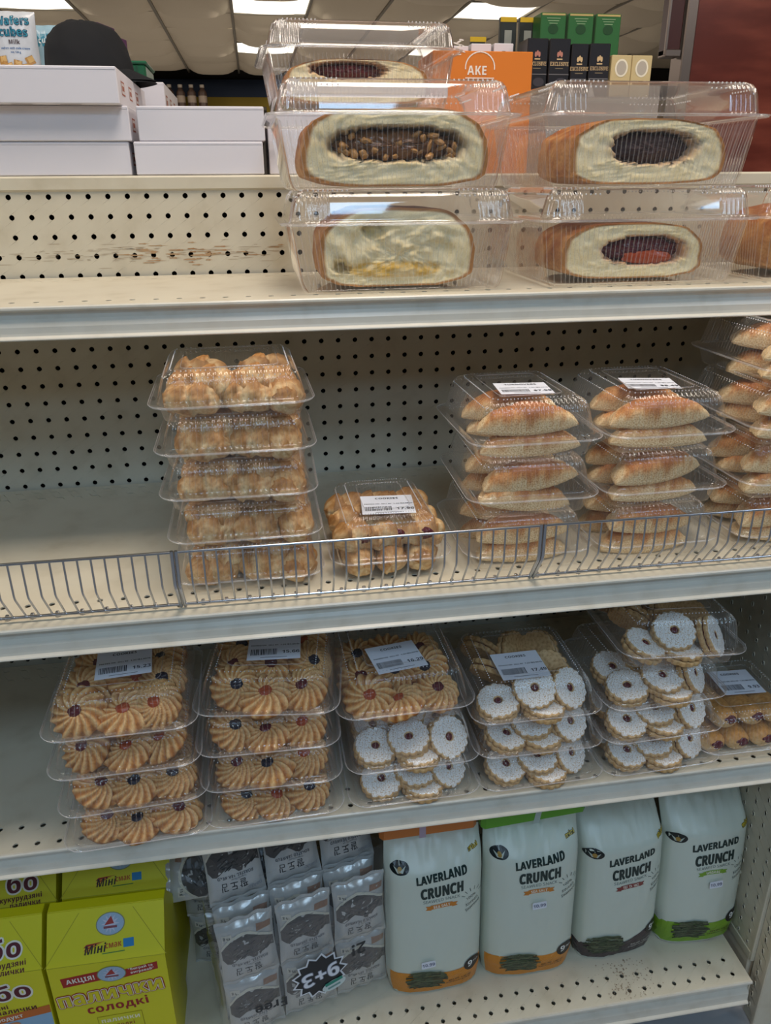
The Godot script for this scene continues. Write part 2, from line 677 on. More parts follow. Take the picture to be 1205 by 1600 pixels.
func gondola() -> void:
	var g := thing("gondola_frame", "cream steel gondola with perforated back panel behind all the shelves", "shelving", P(0, -1.3, 0))
	var mb := MB.new()
	var up := 1.3
	perforated(mb, Vector3(-29.5 * IN, up - 45.5 * IN, 0), Vector3.RIGHT, Vector3.UP, 62, 46, Vector2(0.0036, 0.0036))
	rect_face(mb, Vector3(BAY0 - 0.05, up - 45.5 * IN, 0), Vector3.RIGHT, Vector3.UP, -29.5 * IN - BAY0 + 0.05, 46 * IN)
	rect_face(mb, Vector3(32.5 * IN, up - 45.5 * IN, 0), Vector3.RIGHT, Vector3.UP, 0.90 - 32.5 * IN, 46 * IN)
	rect_face(mb, Vector3(BAY0 - 0.05, 0, 0), Vector3.RIGHT, Vector3.UP, 0.90 - BAY0 + 0.05, up - 45.5 * IN)
	perforated(mb, Vector3(0.90, up - 10.5 * IN, 0), Vector3.RIGHT, Vector3.UP, 18, 11, Vector2(0.0033, 0.0033))
	rect_face(mb, Vector3(0.90, 0, 0), Vector3.RIGHT, Vector3.UP, 18 * IN, up - 10.5 * IN)
	obj("back_panel", mb, M.paint, g)
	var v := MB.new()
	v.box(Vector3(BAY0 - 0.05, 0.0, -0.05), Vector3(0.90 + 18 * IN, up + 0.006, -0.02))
	obj("hole_shade_plate", v, M.void, g)  # near-black plate added so the peg holes look shaded
	var r := MB.new()
	r.box(Vector3(BAY0 - 0.05, up + 0.0065, -0.52), Vector3(0.90 + 18 * IN, up + 0.0255, 0.003), 0.0025)
	obj("top_rail", r, M.paint, g)
	var s := MB.new()
	s.box(Vector3(BAY0 - 0.052, 0, -0.05), Vector3(BAY0 - 0.05, up + 0.006, 0))
	s.box(Vector3(0.90 + 18 * IN, 0, -0.05), Vector3(0.902 + 18 * IN, up + 0.006, 0))
	s.box(Vector3(BAY0 - 0.05, 0, -0.52), Vector3(0.90 + 18 * IN, up + 0.006, -0.5))
	obj("closing_panel", s, M.paint, g)
	# rust round the fourth row of holes
	var st := MB.new()
	var pm := plane_map(Vector3(0, up, 0.0002), Vector3.RIGHT, Vector3.UP)
	for k in 46:
		var x := rng.randfn(0.045, 0.045)
		var y := -0.0762 + rng.randfn(0.002, 0.006)
		st.col = lin("b99a74").lerp(lin("a5754a"), rng.randf() * exp(-absf(x - 0.05) * 14.0))
		st.poly(star(Vector2(x, y), 0.0006, 0.0011, 5, rng.randf_range(4, 15)), pm, k * 0.000004)
	for k in 90:
		st.col = lin("9a8468")
		st.poly(oval(Vector2(rng.randf_range(-0.2, 0.17), -0.0762 + rng.randfn(0.002, 0.007)), rng.randf_range(0.002, 0.012), 0.00025, 6), pm, 0.0003)
	obj("rust_stain", st, M.print, g)
	# perforated divider at the right end of the bay and its post
	var d := thing("shelf_divider", "perforated cream steel divider at the right end of the lower shelves", "divider", P(0.8745, -1.3, 0.0005))
	var dm := MB.new()
	perforated(dm, Vector3(0, 0.13, 0.360 + IN / 2), Vector3.FORWARD, Vector3.UP, 14, 40, Vector2(0.0024, 0.0042))
	rect_face(dm, Vector3(0, 0.13, 0.360 - 13.5 * IN), Vector3.FORWARD, Vector3.UP, 0.360 - 13.5 * IN, 40 * IN)
	obj("perforated_panel", dm, M.paint, d)
	var df := MB.new()
	df.box(Vector3(0, 0.0, 0.0), Vector3(0.012, 0.128, 0.372), 0.002)
	df.box(Vector3(-0.0015, 0.118, 0.0), Vector3(0.004, 0.134, 0.374), 0.0012)
	df.box(Vector3(0.013, 0.0, 0.0), Vector3(0.016, 1.15, 0.372), 0.001)
	df.box(Vector3(-0.0015, 0.118, 0.373), Vector3(0.016, 1.15, 0.379), 0.0015)
	obj("panel_frame", df, M.paint, d)
	var post := MB.new()
	perforated(post, Vector3(0.004, 0.02, 0.380 + IN), Vector3.FORWARD, Vector3.UP, 1, 44, Vector2(0.0022, 0.0065))
	post.box(Vector3(0.006, 0.0, 0.380), Vector3(0.034, 1.14, 0.380 + IN), 0.001)
	post.box(Vector3(0.003, 0.0, 0.4045), Vector3(0.036, 1.14, 0.412), 0.0015)
	obj("post", post, M.paint, d)

	shelf("metal_shelf", "short cream metal top shelf holding the clear loaf boxes", BAY0, BAY1, -0.1030, 0.290, [[0.255, 0.1]])
	shelf("metal_shelf", "second cream metal shelf from the top, with the wire fence along its front", BAY0, BAY1, -0.4103, 0.428, [[0.403, 0.295], [0.376, 0.8]])
	shelf("metal_shelf", "third cream metal shelf from the top, holding the stacked cookie trays", BAY0, BAY1, -0.7180, 0.421, [[0.4056, 0.385], [0.3763, 0.37]])
	shelf("metal_shelf", "bottom cream metal shelf with two rows of holes along its scuffed front", BAY0, BAY1, -1.1765, 0.416, [[0.3977, 0.62], [0.3723, 0.56]], 0.05)
	shelf("metal_shelf", "cream metal shelf continuing to the right of the loaf boxes", BAY1 + 0.002, 0.90 + 18 * IN, -0.1030, 0.290, [[0.255, 0.1]])
	# scuffs on the bottom shelf
	var sc := MB.new()
	var sm := plane_map(Vector3(0, 0.0003, 0), Vector3.RIGHT, Vector3.FORWARD)
	for k in 150:
		var q := Vector2(rng.randfn(0.66, 0.022), -rng.randf_range(0.345, 0.41))
		sc.col = lin("a08a72").lerp(lin("77614c"), rng.randf())
		sc.poly(star(q, 0.0004, rng.randf_range(0.0006, 0.0026), 5), sm, k * 0.000003)
	for k in 60:
		var q := Vector2(rng.randf_range(0.3, 0.84), -rng.randf_range(0.34, 0.41))
		sc.col = lin("a5937c")
		sc.poly(star(q, 0.0003, rng.randf_range(0.0004, 0.0009), 4), sm, 0.0003)
	obj("scuff_mark", sc, M.print, get_node("metal_shelf_003"))
	fence()


func fence() -> void:
	var wire := MB.new()
	wire.tube(PackedVector3Array([Vector3(0, 0.003, -0.0248), Vector3(0, 0.036, -0.0022), Vector3(0, 0.039, -0.0007), Vector3(0, 0.042, 0.0), Vector3(0, 0.078, 0.0)]), 0.0011, 7)
	SHAPES.wire = wire.mesh()
	var hook := MB.new()
	hook.box(Vector3(-0.002, -0.006, -0.0310), Vector3(0.002, 0.006, -0.0275), 0.0008)
	SHAPES.hook = hook.mesh()
	var spans := [[BAY0, 0.0365], [0.0385, 0.430], [0.432, 0.826]]
	var names := ["chrome wire shelf fence at the empty left end of the second shelf", "chrome wire shelf fence in front of the filled pastry trays", "chrome wire shelf fence in front of the sugared turnovers"]
	for k in 3:
		var a: float = spans[k][0]
		var b: float = spans[k][1]
		var t := thing("wire_fence", names[k], "shelf fence", P(a, -0.4098, 0.4335), 0.0, "wire fences on the second shelf")
		var top := MB.new()
		top.tube(PackedVector3Array([Vector3(0, 0.0785, 0), Vector3(b - a, 0.0785, 0)]), 0.0016, 8)
		obj("top_rail", top, M.chrome, t)
		var low := MB.new()
		low.tube(PackedVector3Array([Vector3(0, 0.0055, -0.0225), Vector3(b - a, 0.0055, -0.0225)]), 0.0018, 8)
		obj("bottom_rail", low, M.chrome, t)
		var n := int(round((b - a) / 0.01335))
		for i in n + 1:
			var o := obj("wire", SHAPES.wire, M.chrome, t)
			o.position.x = 0.0012 + (b - a - 0.0024) * i / n
		for x in [0.0012, b - a - 0.0012]:
			var end := MB.new()
			end.tube(PackedVector3Array([Vector3(x, 0.002, -0.0252), Vector3(x, 0.036, -0.0022), Vector3(x, 0.042, 0.0), Vector3(x, 0.080, 0.0)]), 0.0021, 8)
			obj("end_wire", end, M.chrome, t)
		for i in range(0, int((b - a) / IN)):
			var x := fposmod(0.295 * IN - a, IN) + i * IN
			var hk := obj("hook", SHAPES.hook, M.chrome, t)
			hk.position.x = x


# ------------------------------------------------------------------ clear clamshell boxes
func rounded(w: float, d: float, r: float, y: float, pitch: float, amp := 0.0, span := 9.0) -> PackedVector3Array:
	# a rounded rectangle as a ring of points, four to each rib; ribs only further than span from the middle of a side
	var o := PackedVector3Array()
	var hw := w / 2.0
	var hd := d / 2.0
	var k := 0
	var per := pitch / 4.0
	var sides := [[Vector2(-hw + r, hd), Vector2(hw - r, hd), Vector2(0, 1)], [Vector2(hw, hd - r), Vector2(hw, -hd + r), Vector2(1, 0)], [Vector2(hw - r, -hd), Vector2(-hw + r, -hd), Vector2(0, -1)], [Vector2(-hw, -hd + r), Vector2(-hw, hd - r), Vector2(-1, 0)]]
	for s in 4:
		var a: Vector2 = sides[s][0]
		var b: Vector2 = sides[s][1]
		var n: Vector2 = sides[s][2]
		var cnt: int = SHAPES.ring_count[s % 2]
		for i in cnt:
			var t := float(i) / cnt
			var q := a.lerp(b, t) + n * amp * cos(k * PI / 2) * (1.0 if absf(t - 0.5) * a.distance_to(b) > span or span > 8.0 else 0.0)
			o.append(Vector3(q.x, y, q.y))
			k += 1
		var c: Vector2 = b - n * r
		for i in 12:
			var m := n.rotated(-PI / 2 * i / 12.0)
			var q := c + m * (r + amp * cos(k * PI / 2))
			o.append(Vector3(q.x, y, q.y))
			k += 1
	return o


func shell(w: float, d: float, prof: Array, pitch: float, r: float, close: bool) -> ArrayMesh:
	# prof: rows of [outset, height, rib depth, smooth middle]
	SHAPES.ring_count = [int(round((w - 2 * r) / pitch)) * 4, int(round((d - 2 * r) / pitch)) * 4]
	var mb := MB.new()
	var rows := []
	for p in prof:
		rows.append(rounded(w + 2 * p[0], d + 2 * p[0], maxf(0.002, r + p[0]), p[1], pitch, p[2], p[3] if p.size() > 3 else 9.0))
	mb.grid(rows, true, true)
	if close:
		mb.fan(rows[-1], Vector3(0, prof[-1][1], 0), true)
	if not (w > 0.2 and prof[0][0] > 0.0105):
		return mb.mesh()
	# the inner face of the sheet, four tenths of a millimetre behind the outer one
	var inner := []
	for k in rows.size():
		var row := PackedVector3Array()
		var f := 1.0 - 0.0004 / (w * 0.5)
		for p in rows[k]:
			row.append(Vector3(p.x * f, p.y - 0.0003 * signf(prof[-1][1] - prof[0][1]), p.z * f))
		inner.append(row)
	mb.grid(inner, true)
	if close:
		mb.fan(inner[-1], Vector3(0, prof[-1][1] - 0.0003 * signf(prof[-1][1] - prof[0][1]), 0))
	return mb.mesh()


func bead(loops: Array, r: float) -> ArrayMesh:
	# thin rolled edges: loops of [width, depth, corner, height]
	var mb := MB.new()
	for l in loops:
		var path := PackedVector3Array()
		var w: float = l[0] / 2.0
		var d: float = l[1] / 2.0
		var c: float = l[2]
		for k in 4:
			for i in 7:
				var a := (k + i / 6.0) * PI / 2
				var m := Vector2((w - c) * [1, -1, -1, 1][k], (d - c) * [1, 1, -1, -1][k]) + Vector2(cos(a), sin(a)) * c
				path.append(Vector3(m.x, l[3], m.y))
		path.append(path[0])
		mb.tube(path, r, 6)
	return mb.mesh()


func clamshell_shapes(kind: String, w: float, d: float, hb: float, hl: float, pitch: float, rib: float) -> void:
	# w and d measure the top of the tray's inside; the flange runs outside it
	var f := 0.0085 if kind != "loaf" else 0.010
	var deep := hb > 0.05
	var taper := hb * (0.16 if deep else 0.25)
	SHAPES[kind + "_base"] = shell(w, d, [[f, hb - 0.0012, 0.0], [f + 0.0006, hb, 0.0], [f - 0.0012, hb + 0.0008, 0.0], [0.002, hb + 0.0004, 0.0], [0.0, hb - 0.0012, 0.0], [-0.0006, hb - 0.004, rib], [-taper * 0.5, hb * 0.5, rib], [-taper * 0.85, hb * 0.16, rib], [-taper - 0.0015, hb * 0.05, rib], [-taper - 0.005, 0.0006, rib * 0.6], [-taper - 0.012, 0.0004, 0.0], [-taper - 0.0135, 0.0022, 0.0]], pitch, 0.018, true)
	var s := 0.018 if deep else 9.0
	var mid := minf(w, d) * 0.5 - 0.022 if deep else 9.0
	if not deep:
		mid = 9.0
	var top := hl * 1.1 + 0.012
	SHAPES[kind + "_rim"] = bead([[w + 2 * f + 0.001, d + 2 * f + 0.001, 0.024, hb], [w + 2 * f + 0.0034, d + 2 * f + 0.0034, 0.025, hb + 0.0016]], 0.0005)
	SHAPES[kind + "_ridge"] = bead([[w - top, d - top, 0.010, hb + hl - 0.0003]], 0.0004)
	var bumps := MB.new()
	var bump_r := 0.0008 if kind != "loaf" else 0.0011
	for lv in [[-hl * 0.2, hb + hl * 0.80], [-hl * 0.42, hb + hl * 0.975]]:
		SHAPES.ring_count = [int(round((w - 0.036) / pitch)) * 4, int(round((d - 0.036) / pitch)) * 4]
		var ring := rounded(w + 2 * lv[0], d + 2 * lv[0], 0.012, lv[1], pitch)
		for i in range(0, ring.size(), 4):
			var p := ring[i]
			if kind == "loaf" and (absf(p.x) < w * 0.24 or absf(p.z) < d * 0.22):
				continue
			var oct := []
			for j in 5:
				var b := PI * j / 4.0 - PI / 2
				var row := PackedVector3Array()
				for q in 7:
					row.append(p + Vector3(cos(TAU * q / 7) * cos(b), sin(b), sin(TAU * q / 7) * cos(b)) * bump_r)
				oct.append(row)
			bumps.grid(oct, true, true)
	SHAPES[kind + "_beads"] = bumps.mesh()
	if kind != "loaf":
		var lines := MB.new()
		SHAPES.ring_count = [int(round((w - 0.036) / pitch)) * 4, int(round((d - 0.036) / pitch)) * 4]
		var lo := rounded(w, d, 0.018, hb + 0.006, pitch)
		var hi := rounded(w - hl * 0.34, d - hl * 0.34, 0.014, hb + hl * 0.78, pitch)
		for i in range(0, lo.size(), 4):
			lines.tube(PackedVector3Array([lo[i], hi[i]]), 0.0004, 4)
		SHAPES[kind + "_ribs"] = lines.mesh()
	if kind == "loaf":
		var ribs := MB.new()
		SHAPES.ring_count = [int(round((w - 0.036) / pitch)) * 4, int(round((d - 0.036) / pitch)) * 4]
		var a := rounded(w - 2 * taper, d - 2 * taper, 0.016, hb * 0.06, pitch)
		var b := rounded(w - 0.0016, d - 0.0016, 0.018, hb - 0.005, pitch)
		for i in range(0, a.size(), 4):
			ribs.tube(PackedVector3Array([a[i], a[i].lerp(b[i], 0.5), b[i]]), 0.00055, 5)
		SHAPES[kind + "_ribs"] = ribs.mesh()
	SHAPES[kind + "_lid"] = shell(w, d, [[f + 0.0012, hb - 0.0002, 0.0], [f + 0.0018, hb + 0.0016, 0.0], [f - 0.0005, hb + 0.0026, 0.0], [0.003, hb + 0.0022, 0.0], [0.0008, hb + 0.0035, 0.0], [0.0, hb + 0.006, rib * 0.7, mid], [-hl * 0.12, hb + hl * 0.6, rib, mid], [-hl * 0.2, hb + hl * 0.8, rib * 1.2, mid], [-hl * 0.33, hb + hl * 0.93, rib * 1.3, mid], [-hl * 0.5, hb + hl, rib * 0.8, mid], [-hl * 0.55 - 0.006, hb + hl - 0.0004, 0.0], [-hl * 0.55 - 0.008, hb + hl - 0.0026, 0.0], [-hl * 0.55 - 0.010, hb + hl - 0.0028, 0.0]], pitch, 0.018, true)


func clamshell(kind: String, label: String, at: Vector3, turn: float, group: String, tilt := Vector3.ZERO) -> Node3D:
	var t := thing("plastic_clamshell", label, "plastic box", at, turn, group)
	t.rotation = Vector3(tilt.x, turn, tilt.z)
	obj("tray_base", SHAPES[kind + "_base"], M.clear, t)
	obj("lid", SHAPES[kind + "_lid"], M.clear, t)
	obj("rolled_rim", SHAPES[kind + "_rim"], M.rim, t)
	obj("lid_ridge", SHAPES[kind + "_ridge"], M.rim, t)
	obj("glint_beads", SHAPES[kind + "_beads"], M.bead, t).set_meta("kind", "stuff")
	if SHAPES.has(kind + "_ribs"):
		obj("wall_ribs", SHAPES[kind + "_ribs"], M.rib if kind == "loaf" else M.fine_rib, t).set_meta("kind", "stuff")
	return t


func price_label(box: Node3D, y: float, at: Vector2, turn: float, head: String, price: String, w := 0.063, h := 0.058) -> void:
	var mb := MB.new()
	mb.xf = Transform3D(Basis(Vector3.UP, turn), Vector3(at.x, y + 0.0006, at.y))
	mb.box(Vector3(-w / 2, 0, -h / 2), Vector3(w / 2, 0.0003, h / 2), 0.0001)
	var o := obj("price_label", mb, M.label, box)
	o.set_meta("label", "white printed price label")
	var pr := MB.new()
	pr.xf = mb.xf
	var pm := plane_map(Vector3(0, 0.00035, 0), Vector3.RIGHT, Vector3.FORWARD)
	var ink := lin("34343c")
	text_into(pr, head, Vector2(0, h * 0.33), 0.0048, ink, pm)
	text_into(pr, "PACKED ON", Vector2(-w * 0.3, h * 0.03), 0.0024, ink, pm, 0.0002, "sans")
	text_into(pr, "SELL BY", Vector2(-w * 0.02, h * 0.03), 0.0024, ink, pm)
	text_into(pr, "1.23 lb", Vector2(w * 0.2, h * 0.03), 0.0026, ink, pm)
	text_into(pr, "12.69/lb", Vector2(w * 0.37, h * 0.03), 0.0026, ink, pm)
	text_into(pr, price, Vector2(w * 0.32, -h * 0.24), 0.0062, ink, pm)
	var x := -w * 0.44
	var g := RandomNumberGenerator.new()
	g.seed = hash(price)
	while x < w * 0.06:
		var bw := g.randf_range(0.0004, 0.0013)
		shape_into(pr, rect(Vector2(x + bw / 2, -h * 0.22), bw, h * 0.22), ink, pm)
		x += bw + g.randf_range(0.0004, 0.001)
	shape_into(pr, rect(Vector2(0, -h * 0.42), w * 0.5, 0.0008), ink, pm)
	obj("label_print", pr, M.print, o)


# ------------------------------------------------------------------ baked things
func N(p: Vector3, f: float) -> float:
	return noise.get_noise_3d(p.x * f, p.y * f, p.z * f)


func rosette(seed_: int, n := 15, twist := 1.1, oval_ := 1.0) -> ArrayMesh:
	# a piped butter cookie: a low dome of twisting ridges with a dimple
	var mb := MB.new()
	var rows := []
	var cols := []
	var W := n * 6
	var R := 0.0298
	var pale := lin("eec68c")
	var mid := lin("d8954a")
	var dark := lin("9a5622")
	for j in 19:
		var row := PackedVector3Array()
		var cc := []
		var t := j / 18.0  # 0 bottom middle .. 1 dimple
		for i in W:
			var a := TAU * i / W
			var q := Vector3(cos(a), t * 2.0, sin(a)) * 1.7 + Vector3.ONE * seed_ * 7.3
			var rad := 0.0
			var y := 0.0
			var crest := 0.0
			if t < 0.12:
				rad = t / 0.12 * 0.86
			else:
				var s := (t - 0.12) / 0.88
				rad = cos(pow(s, 0.9) * PI * 0.5) * 0.88 + 0.10
				y = 0.0185 * pow(sin(minf(1.0, s * 1.08) * PI * 0.5), 0.75)
				if s > 0.86:
					y -= (s - 0.86) / 0.14 * 0.004
				crest = cos(n * (a + twist * (1.0 - rad)))
				var amp := sin(PI * minf(1.0, s * 1.1)) * 0.5 + 0.5
				rad += 0.072 * crest * amp * clampf(rad * 2.2 - 0.2, 0, 1)
				y += 0.0021 * crest * clampf(rad * 2.0 - 0.2, 0.0, 1.0)
			rad *= 1.0 + 0.06 * N(q, 1.0)
			row.append(Vector3(cos(a) * rad * R * oval_, y, sin(a) * rad * R))
			var brown := clampf(0.70 - 0.52 * crest - y / 0.034 + 0.5 * N(q, 2.0) + 0.35 * clampf(rad - 0.7, 0, 1), 0, 1)
			cc.append(pale.lerp(mid, clampf(brown * 1.7, 0, 1)).lerp(dark, clampf(brown * 1.4 - 0.75, 0, 1)))
		rows.append(row)
		cols.append(cc)
	mb.grid(rows, true, true, cols)
	return mb.mesh()


func lump(seed_: int, r: Vector3, rough_: float, f: float, n := 18, m := 10) -> ArrayMesh:
	var mb := MB.new()
	var rows := []
	for j in m + 1:
		var row := PackedVector3Array()
		var b := PI * j / m - PI / 2
		for i in n:
			var a := TAU * i / n
			var d := Vector3(cos(a) * cos(b), sin(b), sin(a) * cos(b))
			row.append(d * r * (1.0 + rough_ * N(d + Vector3.ONE * seed_ * 3.7, f)))
		rows.append(row)
	mb.grid(rows, true, true)
	return mb.mesh()


func biscuit_disc(n := 16, R := 0.027, h := 0.0075, hole := false) -> ArrayMesh:
	var mb := MB.new()
	var W := n * 6
	var rows := []
	var cols := []
	var tan_ := lin("e0bd88")
	var toast := lin("bb8848")
	var prof := [[0.0, 0.0], [0.93, 0.0], [0.985, 0.0008], [1.0, 0.0022], [1.0, h - 0.002], [0.975, h - 0.0006], [0.93, h]]
	prof += [[0.22, h], [0.195, h - 0.0008], [0.18, h - 0.003], [0.0, h - 0.0035]] if hole else [[0.0, h]]
	for p in prof:
		var row := PackedVector3Array()
		var cc := []
		for i in W:
			var a := TAU * i / W
			var s := 1.0 + 0.085 * (pow(absf(cos(n * a / 2.0)), 0.7) - 0.6) * clampf(p[0] * 1.6 - 0.5, 0, 1)
			row.append(Vector3(cos(a) * p[0] * R * s, p[1], sin(a) * p[0] * R * s))
			cc.append(tan_.lerp(toast, clampf(0.5 - p[1] / h * 0.35 + 0.5 * N(Vector3(cos(a), p[1] * 200, sin(a)) * 1.3, 1.5), 0, 1)))
		rows.append(row)
		cols.append(cc)
	mb.grid(rows, true, true, cols)
	return mb.mesh()


func sugar_top(n := 16, R := 0.027) -> ArrayMesh:
	# icing sugar lying on the top biscuit, thin and uneven, open round the jam hole
	var mb := MB.new()
	var W := n * 6
	var rows := []
	for p in [[0.95, -0.0012], [0.93, 0.0002], [0.90, 0.0006], [0.7, 0.0008], [0.45, 0.0009], [0.25, 0.0007], [0.22, -0.0002]]:
		var row := PackedVector3Array()
		for i in W:
			var a := TAU * i / W
			var s := 1.004 + 0.085 * (pow(absf(cos(n * a / 2.0)), 0.7) - 0.6) * clampf(p[0] * 1.6 - 0.5, 0, 1)
			s *= 1.0 + 0.09 * N(Vector3(cos(a), 0.3, sin(a)) * 2.0, 1.7) * clampf(p[0] * 2.0 - 0.9, 0, 1)
			row.append(Vector3(cos(a) * p[0] * R * s, p[1] + 0.0003 * N(Vector3(cos(a), p[0], sin(a)) * 3.0, 2.0), sin(a) * p[0] * R * s))
		rows.append(row)
	mb.grid(rows, true, true)
	return mb.mesh()


func rolled_pastry(seed_: int, L := 0.062, R := 0.0200) -> ArrayMesh:
	# a rugelach: a spindle of overlapping flaky wraps
	var mb := MB.new()
	var rows := []
	var cols := []
	var W := 40
	var pale := lin("ead2a4")
	var gold := lin("cd9c62")
	var dark := lin("97642f")
	for j in 25:
		var t := j / 24.0 * 2.0 - 1.0
		var row := PackedVector3Array()
		var cc := []
		for i in W:
			var a := TAU * i / W
			var wrap_ := fposmod(a / TAU + t * 1.3 + seed_ * 0.37, 1.0)
			var rr := R * pow(maxf(0.0, 1.0 - pow(absf(t), 3.5)), 0.5) * (0.82 + 0.28 * wrap_ - 0.10 * absf(t))
			var q := Vector3(cos(a) * 0.8, t * 1.4, sin(a) * 0.8) + Vector3.ONE * seed_ * 5.1
			rr *= 1.0 + 0.20 * N(q, 1.0) - 0.16 * absf(N(q, 2.6)) + 0.03 * N(q, 6.0)
			row.append(Vector3(t * L / 2.0, maxf(-R * 0.72, sin(a) * rr), cos(a) * rr))
			var b := clampf(0.40 + 0.30 * sin(a) + 0.7 * N(q, 1.6) + 0.7 * (wrap_ - 0.5), 0, 1)
			cc.append(pale.lerp(gold, clampf(b * 1.6, 0, 1)).lerp(dark, clampf(b * 1.5 - 0.8, 0, 1)))
		rows.append(row)
		cols.append(cc)
	mb.grid(rows, true, false, cols)
	return mb.mesh()


func half_moon(seed_: int, L := 0.118, D := 0.060, T := 0.033) -> ArrayMesh:
	# a folded turnover: flat below, plump along the fold at the front, thin at the crimped round edge behind
	var mb := MB.new()
	var pale := lin("f3e2bc")
	var gold := lin("d6a064")
	var rust := lin("ad6a38")
	for side in 2:
		var rows := []
		var cols := []
		for j in 15:
			var v := j / 14.0
			var row := PackedVector3Array()
			var cc := []
			for i in 41:
				var u := i / 40.0 * 2.0 - 1.0
				var reach := D * pow(maxf(0.0, 1.0 - u * u), 0.6)
				var q := Vector3(u * 2.2, v * 1.1, seed_ * 4.7)
				var zz := 0.22 * (1.0 - cos(v / 0.35 * PI / 2)) if v < 0.35 else 0.22 + 0.78 * (v - 0.35) / 0.65
				var z := D * 0.36 - zz * reach - D * 0.22 * u * u
				var hump := pow(sin(v / 0.35 * PI / 2), 0.7) if v < 0.35 else pow(maxf(0.0, cos((v - 0.35) / 0.65 * PI / 2)), 0.9)
				var th := T * pow(maxf(0.0, 1.0 - pow(absf(u), 2.2)), 0.72) * hump * (1.0 + 0.22 * N(q, 1.3))
				var crimp := 0.0025 * cos(u * 46.0) * clampf(v * 4.0 - 3.0, 0, 1) * pow(1.0 - u * u, 0.5)
				var y := 0.002 + (th * 0.86 + crimp if side == 0 else -th * 0.14)
				if v == 0.0:
					y = 0.004
				row.append(Vector3(u * L / 2.0, maxf(0.0, y + 0.0012 * N(q, 6.0)), z))
				var b := clampf(0.5 + 0.8 * N(q, 1.9) + (y / T - 0.55) * 2.2, 0, 1)
				cc.append(pale.lerp(gold, clampf(b * 1.8, 0, 1)).lerp(rust, clampf(b * 1.6 - 0.8, 0, 1)))
			rows.append(row)
			cols.append(cc)
		mb.grid(rows, false, side == 1, cols)
	return mb.mesh()


func log_roll(seed_: int, L := 0.12, R := 0.017) -> ArrayMesh:
	var mb := MB.new()
	var rows := []
	var cols := []
	for j in 25:
		var t := j / 24.0 * 2.0 - 1.0
		var row := PackedVector3Array()
		var cc := []
		for i in 28:
			var a := TAU * i / 28
			var q := Vector3(cos(a), t * 1.5, sin(a)) + Vector3.ONE * seed_ * 2.9
			var rr := R * pow(maxf(0.0, 1.0 - pow(absf(t), 9.0)), 0.45) * (1.0 + 0.09 * N(q, 1.4))
			row.append(Vector3(cos(a) * rr * 1.1, sin(a) * rr * 0.85, t * L / 2.0))
			cc.append(lin("efcf98").lerp(lin("d39a52"), clampf(0.5 + 0.5 * sin(a) + 0.5 * N(q, 2.0), 0, 1)))
		rows.append(row)
		cols.append(cc)
	mb.grid(rows, true, true, cols)
	return mb.mesh()


func food_shapes() -> void:
	for k in 3:
		SHAPES["rosette%d" % k] = rosette(k, [15, 17, 14][k], [1.0, 1.5, 0.7][k], [1.0, 1.0, 1.12][k])
	SHAPES.jam = lump(1, Vector3(0.0080, 0.0034, 0.0066), 0.42, 1.1, 22, 12)
	SHAPES.disc = biscuit_disc()
	SHAPES.top = biscuit_disc(16, 0.027, 0.0065, true)
	SHAPES.sugar = sugar_top()
	for k in 4:
		SHAPES["roll%d" % k] = rolled_pastry(k)
	for k in 3:
		SHAPES["moon%d" % k] = half_moon(k)
	for k in 2:
		SHAPES["log%d" % k] = log_roll(k)
	var layer := MB.new()
	layer.grid([circle(0.0235, 0.0), circle(0.0245, 0.0012), circle(0.0235, 0.0024)], true, true)
	layer.fan(circle(0.0235, 0.0024), Vector3(0, 0.0024, 0), true)
	SHAPES.filling = layer.mesh()
	SHAPES.spot = lump(5, Vector3(0.0046, 0.0018, 0.0046), 0.3, 2.0, 12, 8)


func circle(r: float, y: float, n := 40) -> PackedVector3Array:
	var o := PackedVector3Array()
	for i in n:
		o.append(Vector3(cos(TAU * i / n) * r, y, sin(TAU * i / n) * r))
	return o


var protos := {}

func make_kind(kind: String) -> Node3D:
	# the first of each kind with its parts; the rest are copies of it
	var t := Node3D.new()
	if kind.begins_with("butter"):
		var jam: Material = {"r": M.jam, "o": M.jam_orange, "b": M.jam_dark}[kind[-1]]
		obj("cookie", SHAPES["rosette" + kind[6]], M.biscuit, t)
		var j := obj("jam_centre", SHAPES.jam, jam, t)
		j.position = Vector3(0, 0.0165, 0)
	elif kind == "linzer":
		obj("lower_biscuit", SHAPES.disc, M.biscuit, t)
		obj("jam_layer", SHAPES.filling, M.jam, t).position.y = 0.0068
		obj("upper_biscuit", SHAPES.top, M.biscuit, t).position.y = 0.0088
		obj("sugar_dusting", SHAPES.sugar, M.sugar, t).position.y = 0.0154
		obj("jam_spot", SHAPES.spot, M.jam, t).position.y = 0.0138
	elif kind == "linzer_plain":
		obj("lower_biscuit", SHAPES.disc, M.biscuit, t)
		obj("jam_layer", SHAPES.filling, M.jam, t).position.y = 0.0068
		obj("upper_biscuit", SHAPES.disc, M.biscuit, t).position.y = 0.0088
	elif kind.begins_with("roll"):
		obj("pastry", SHAPES["roll" + kind[4]], M.baked, t)
		if kind.ends_with("j"):
			var a := obj("jam_filling", SHAPES.jam, M.jam, t)
			a.position = Vector3(0.004, 0.004, 0.0155)
			a.rotation = Vector3(1.3, 0, 0.3)
	elif kind.begins_with("moon"):
		obj("pastry", SHAPES["moon" + kind[4]], M.sugared, t)
	elif kind.begins_with("log"):
		obj("pastry", SHAPES["log" + kind[3]], M.biscuit, t)
		var a := obj("jam_end", SHAPES.jam, M.jam, t)
		a.position = Vector3(0.003, 0.002, 0.057)
		a.rotation.x = 1.5
	return t


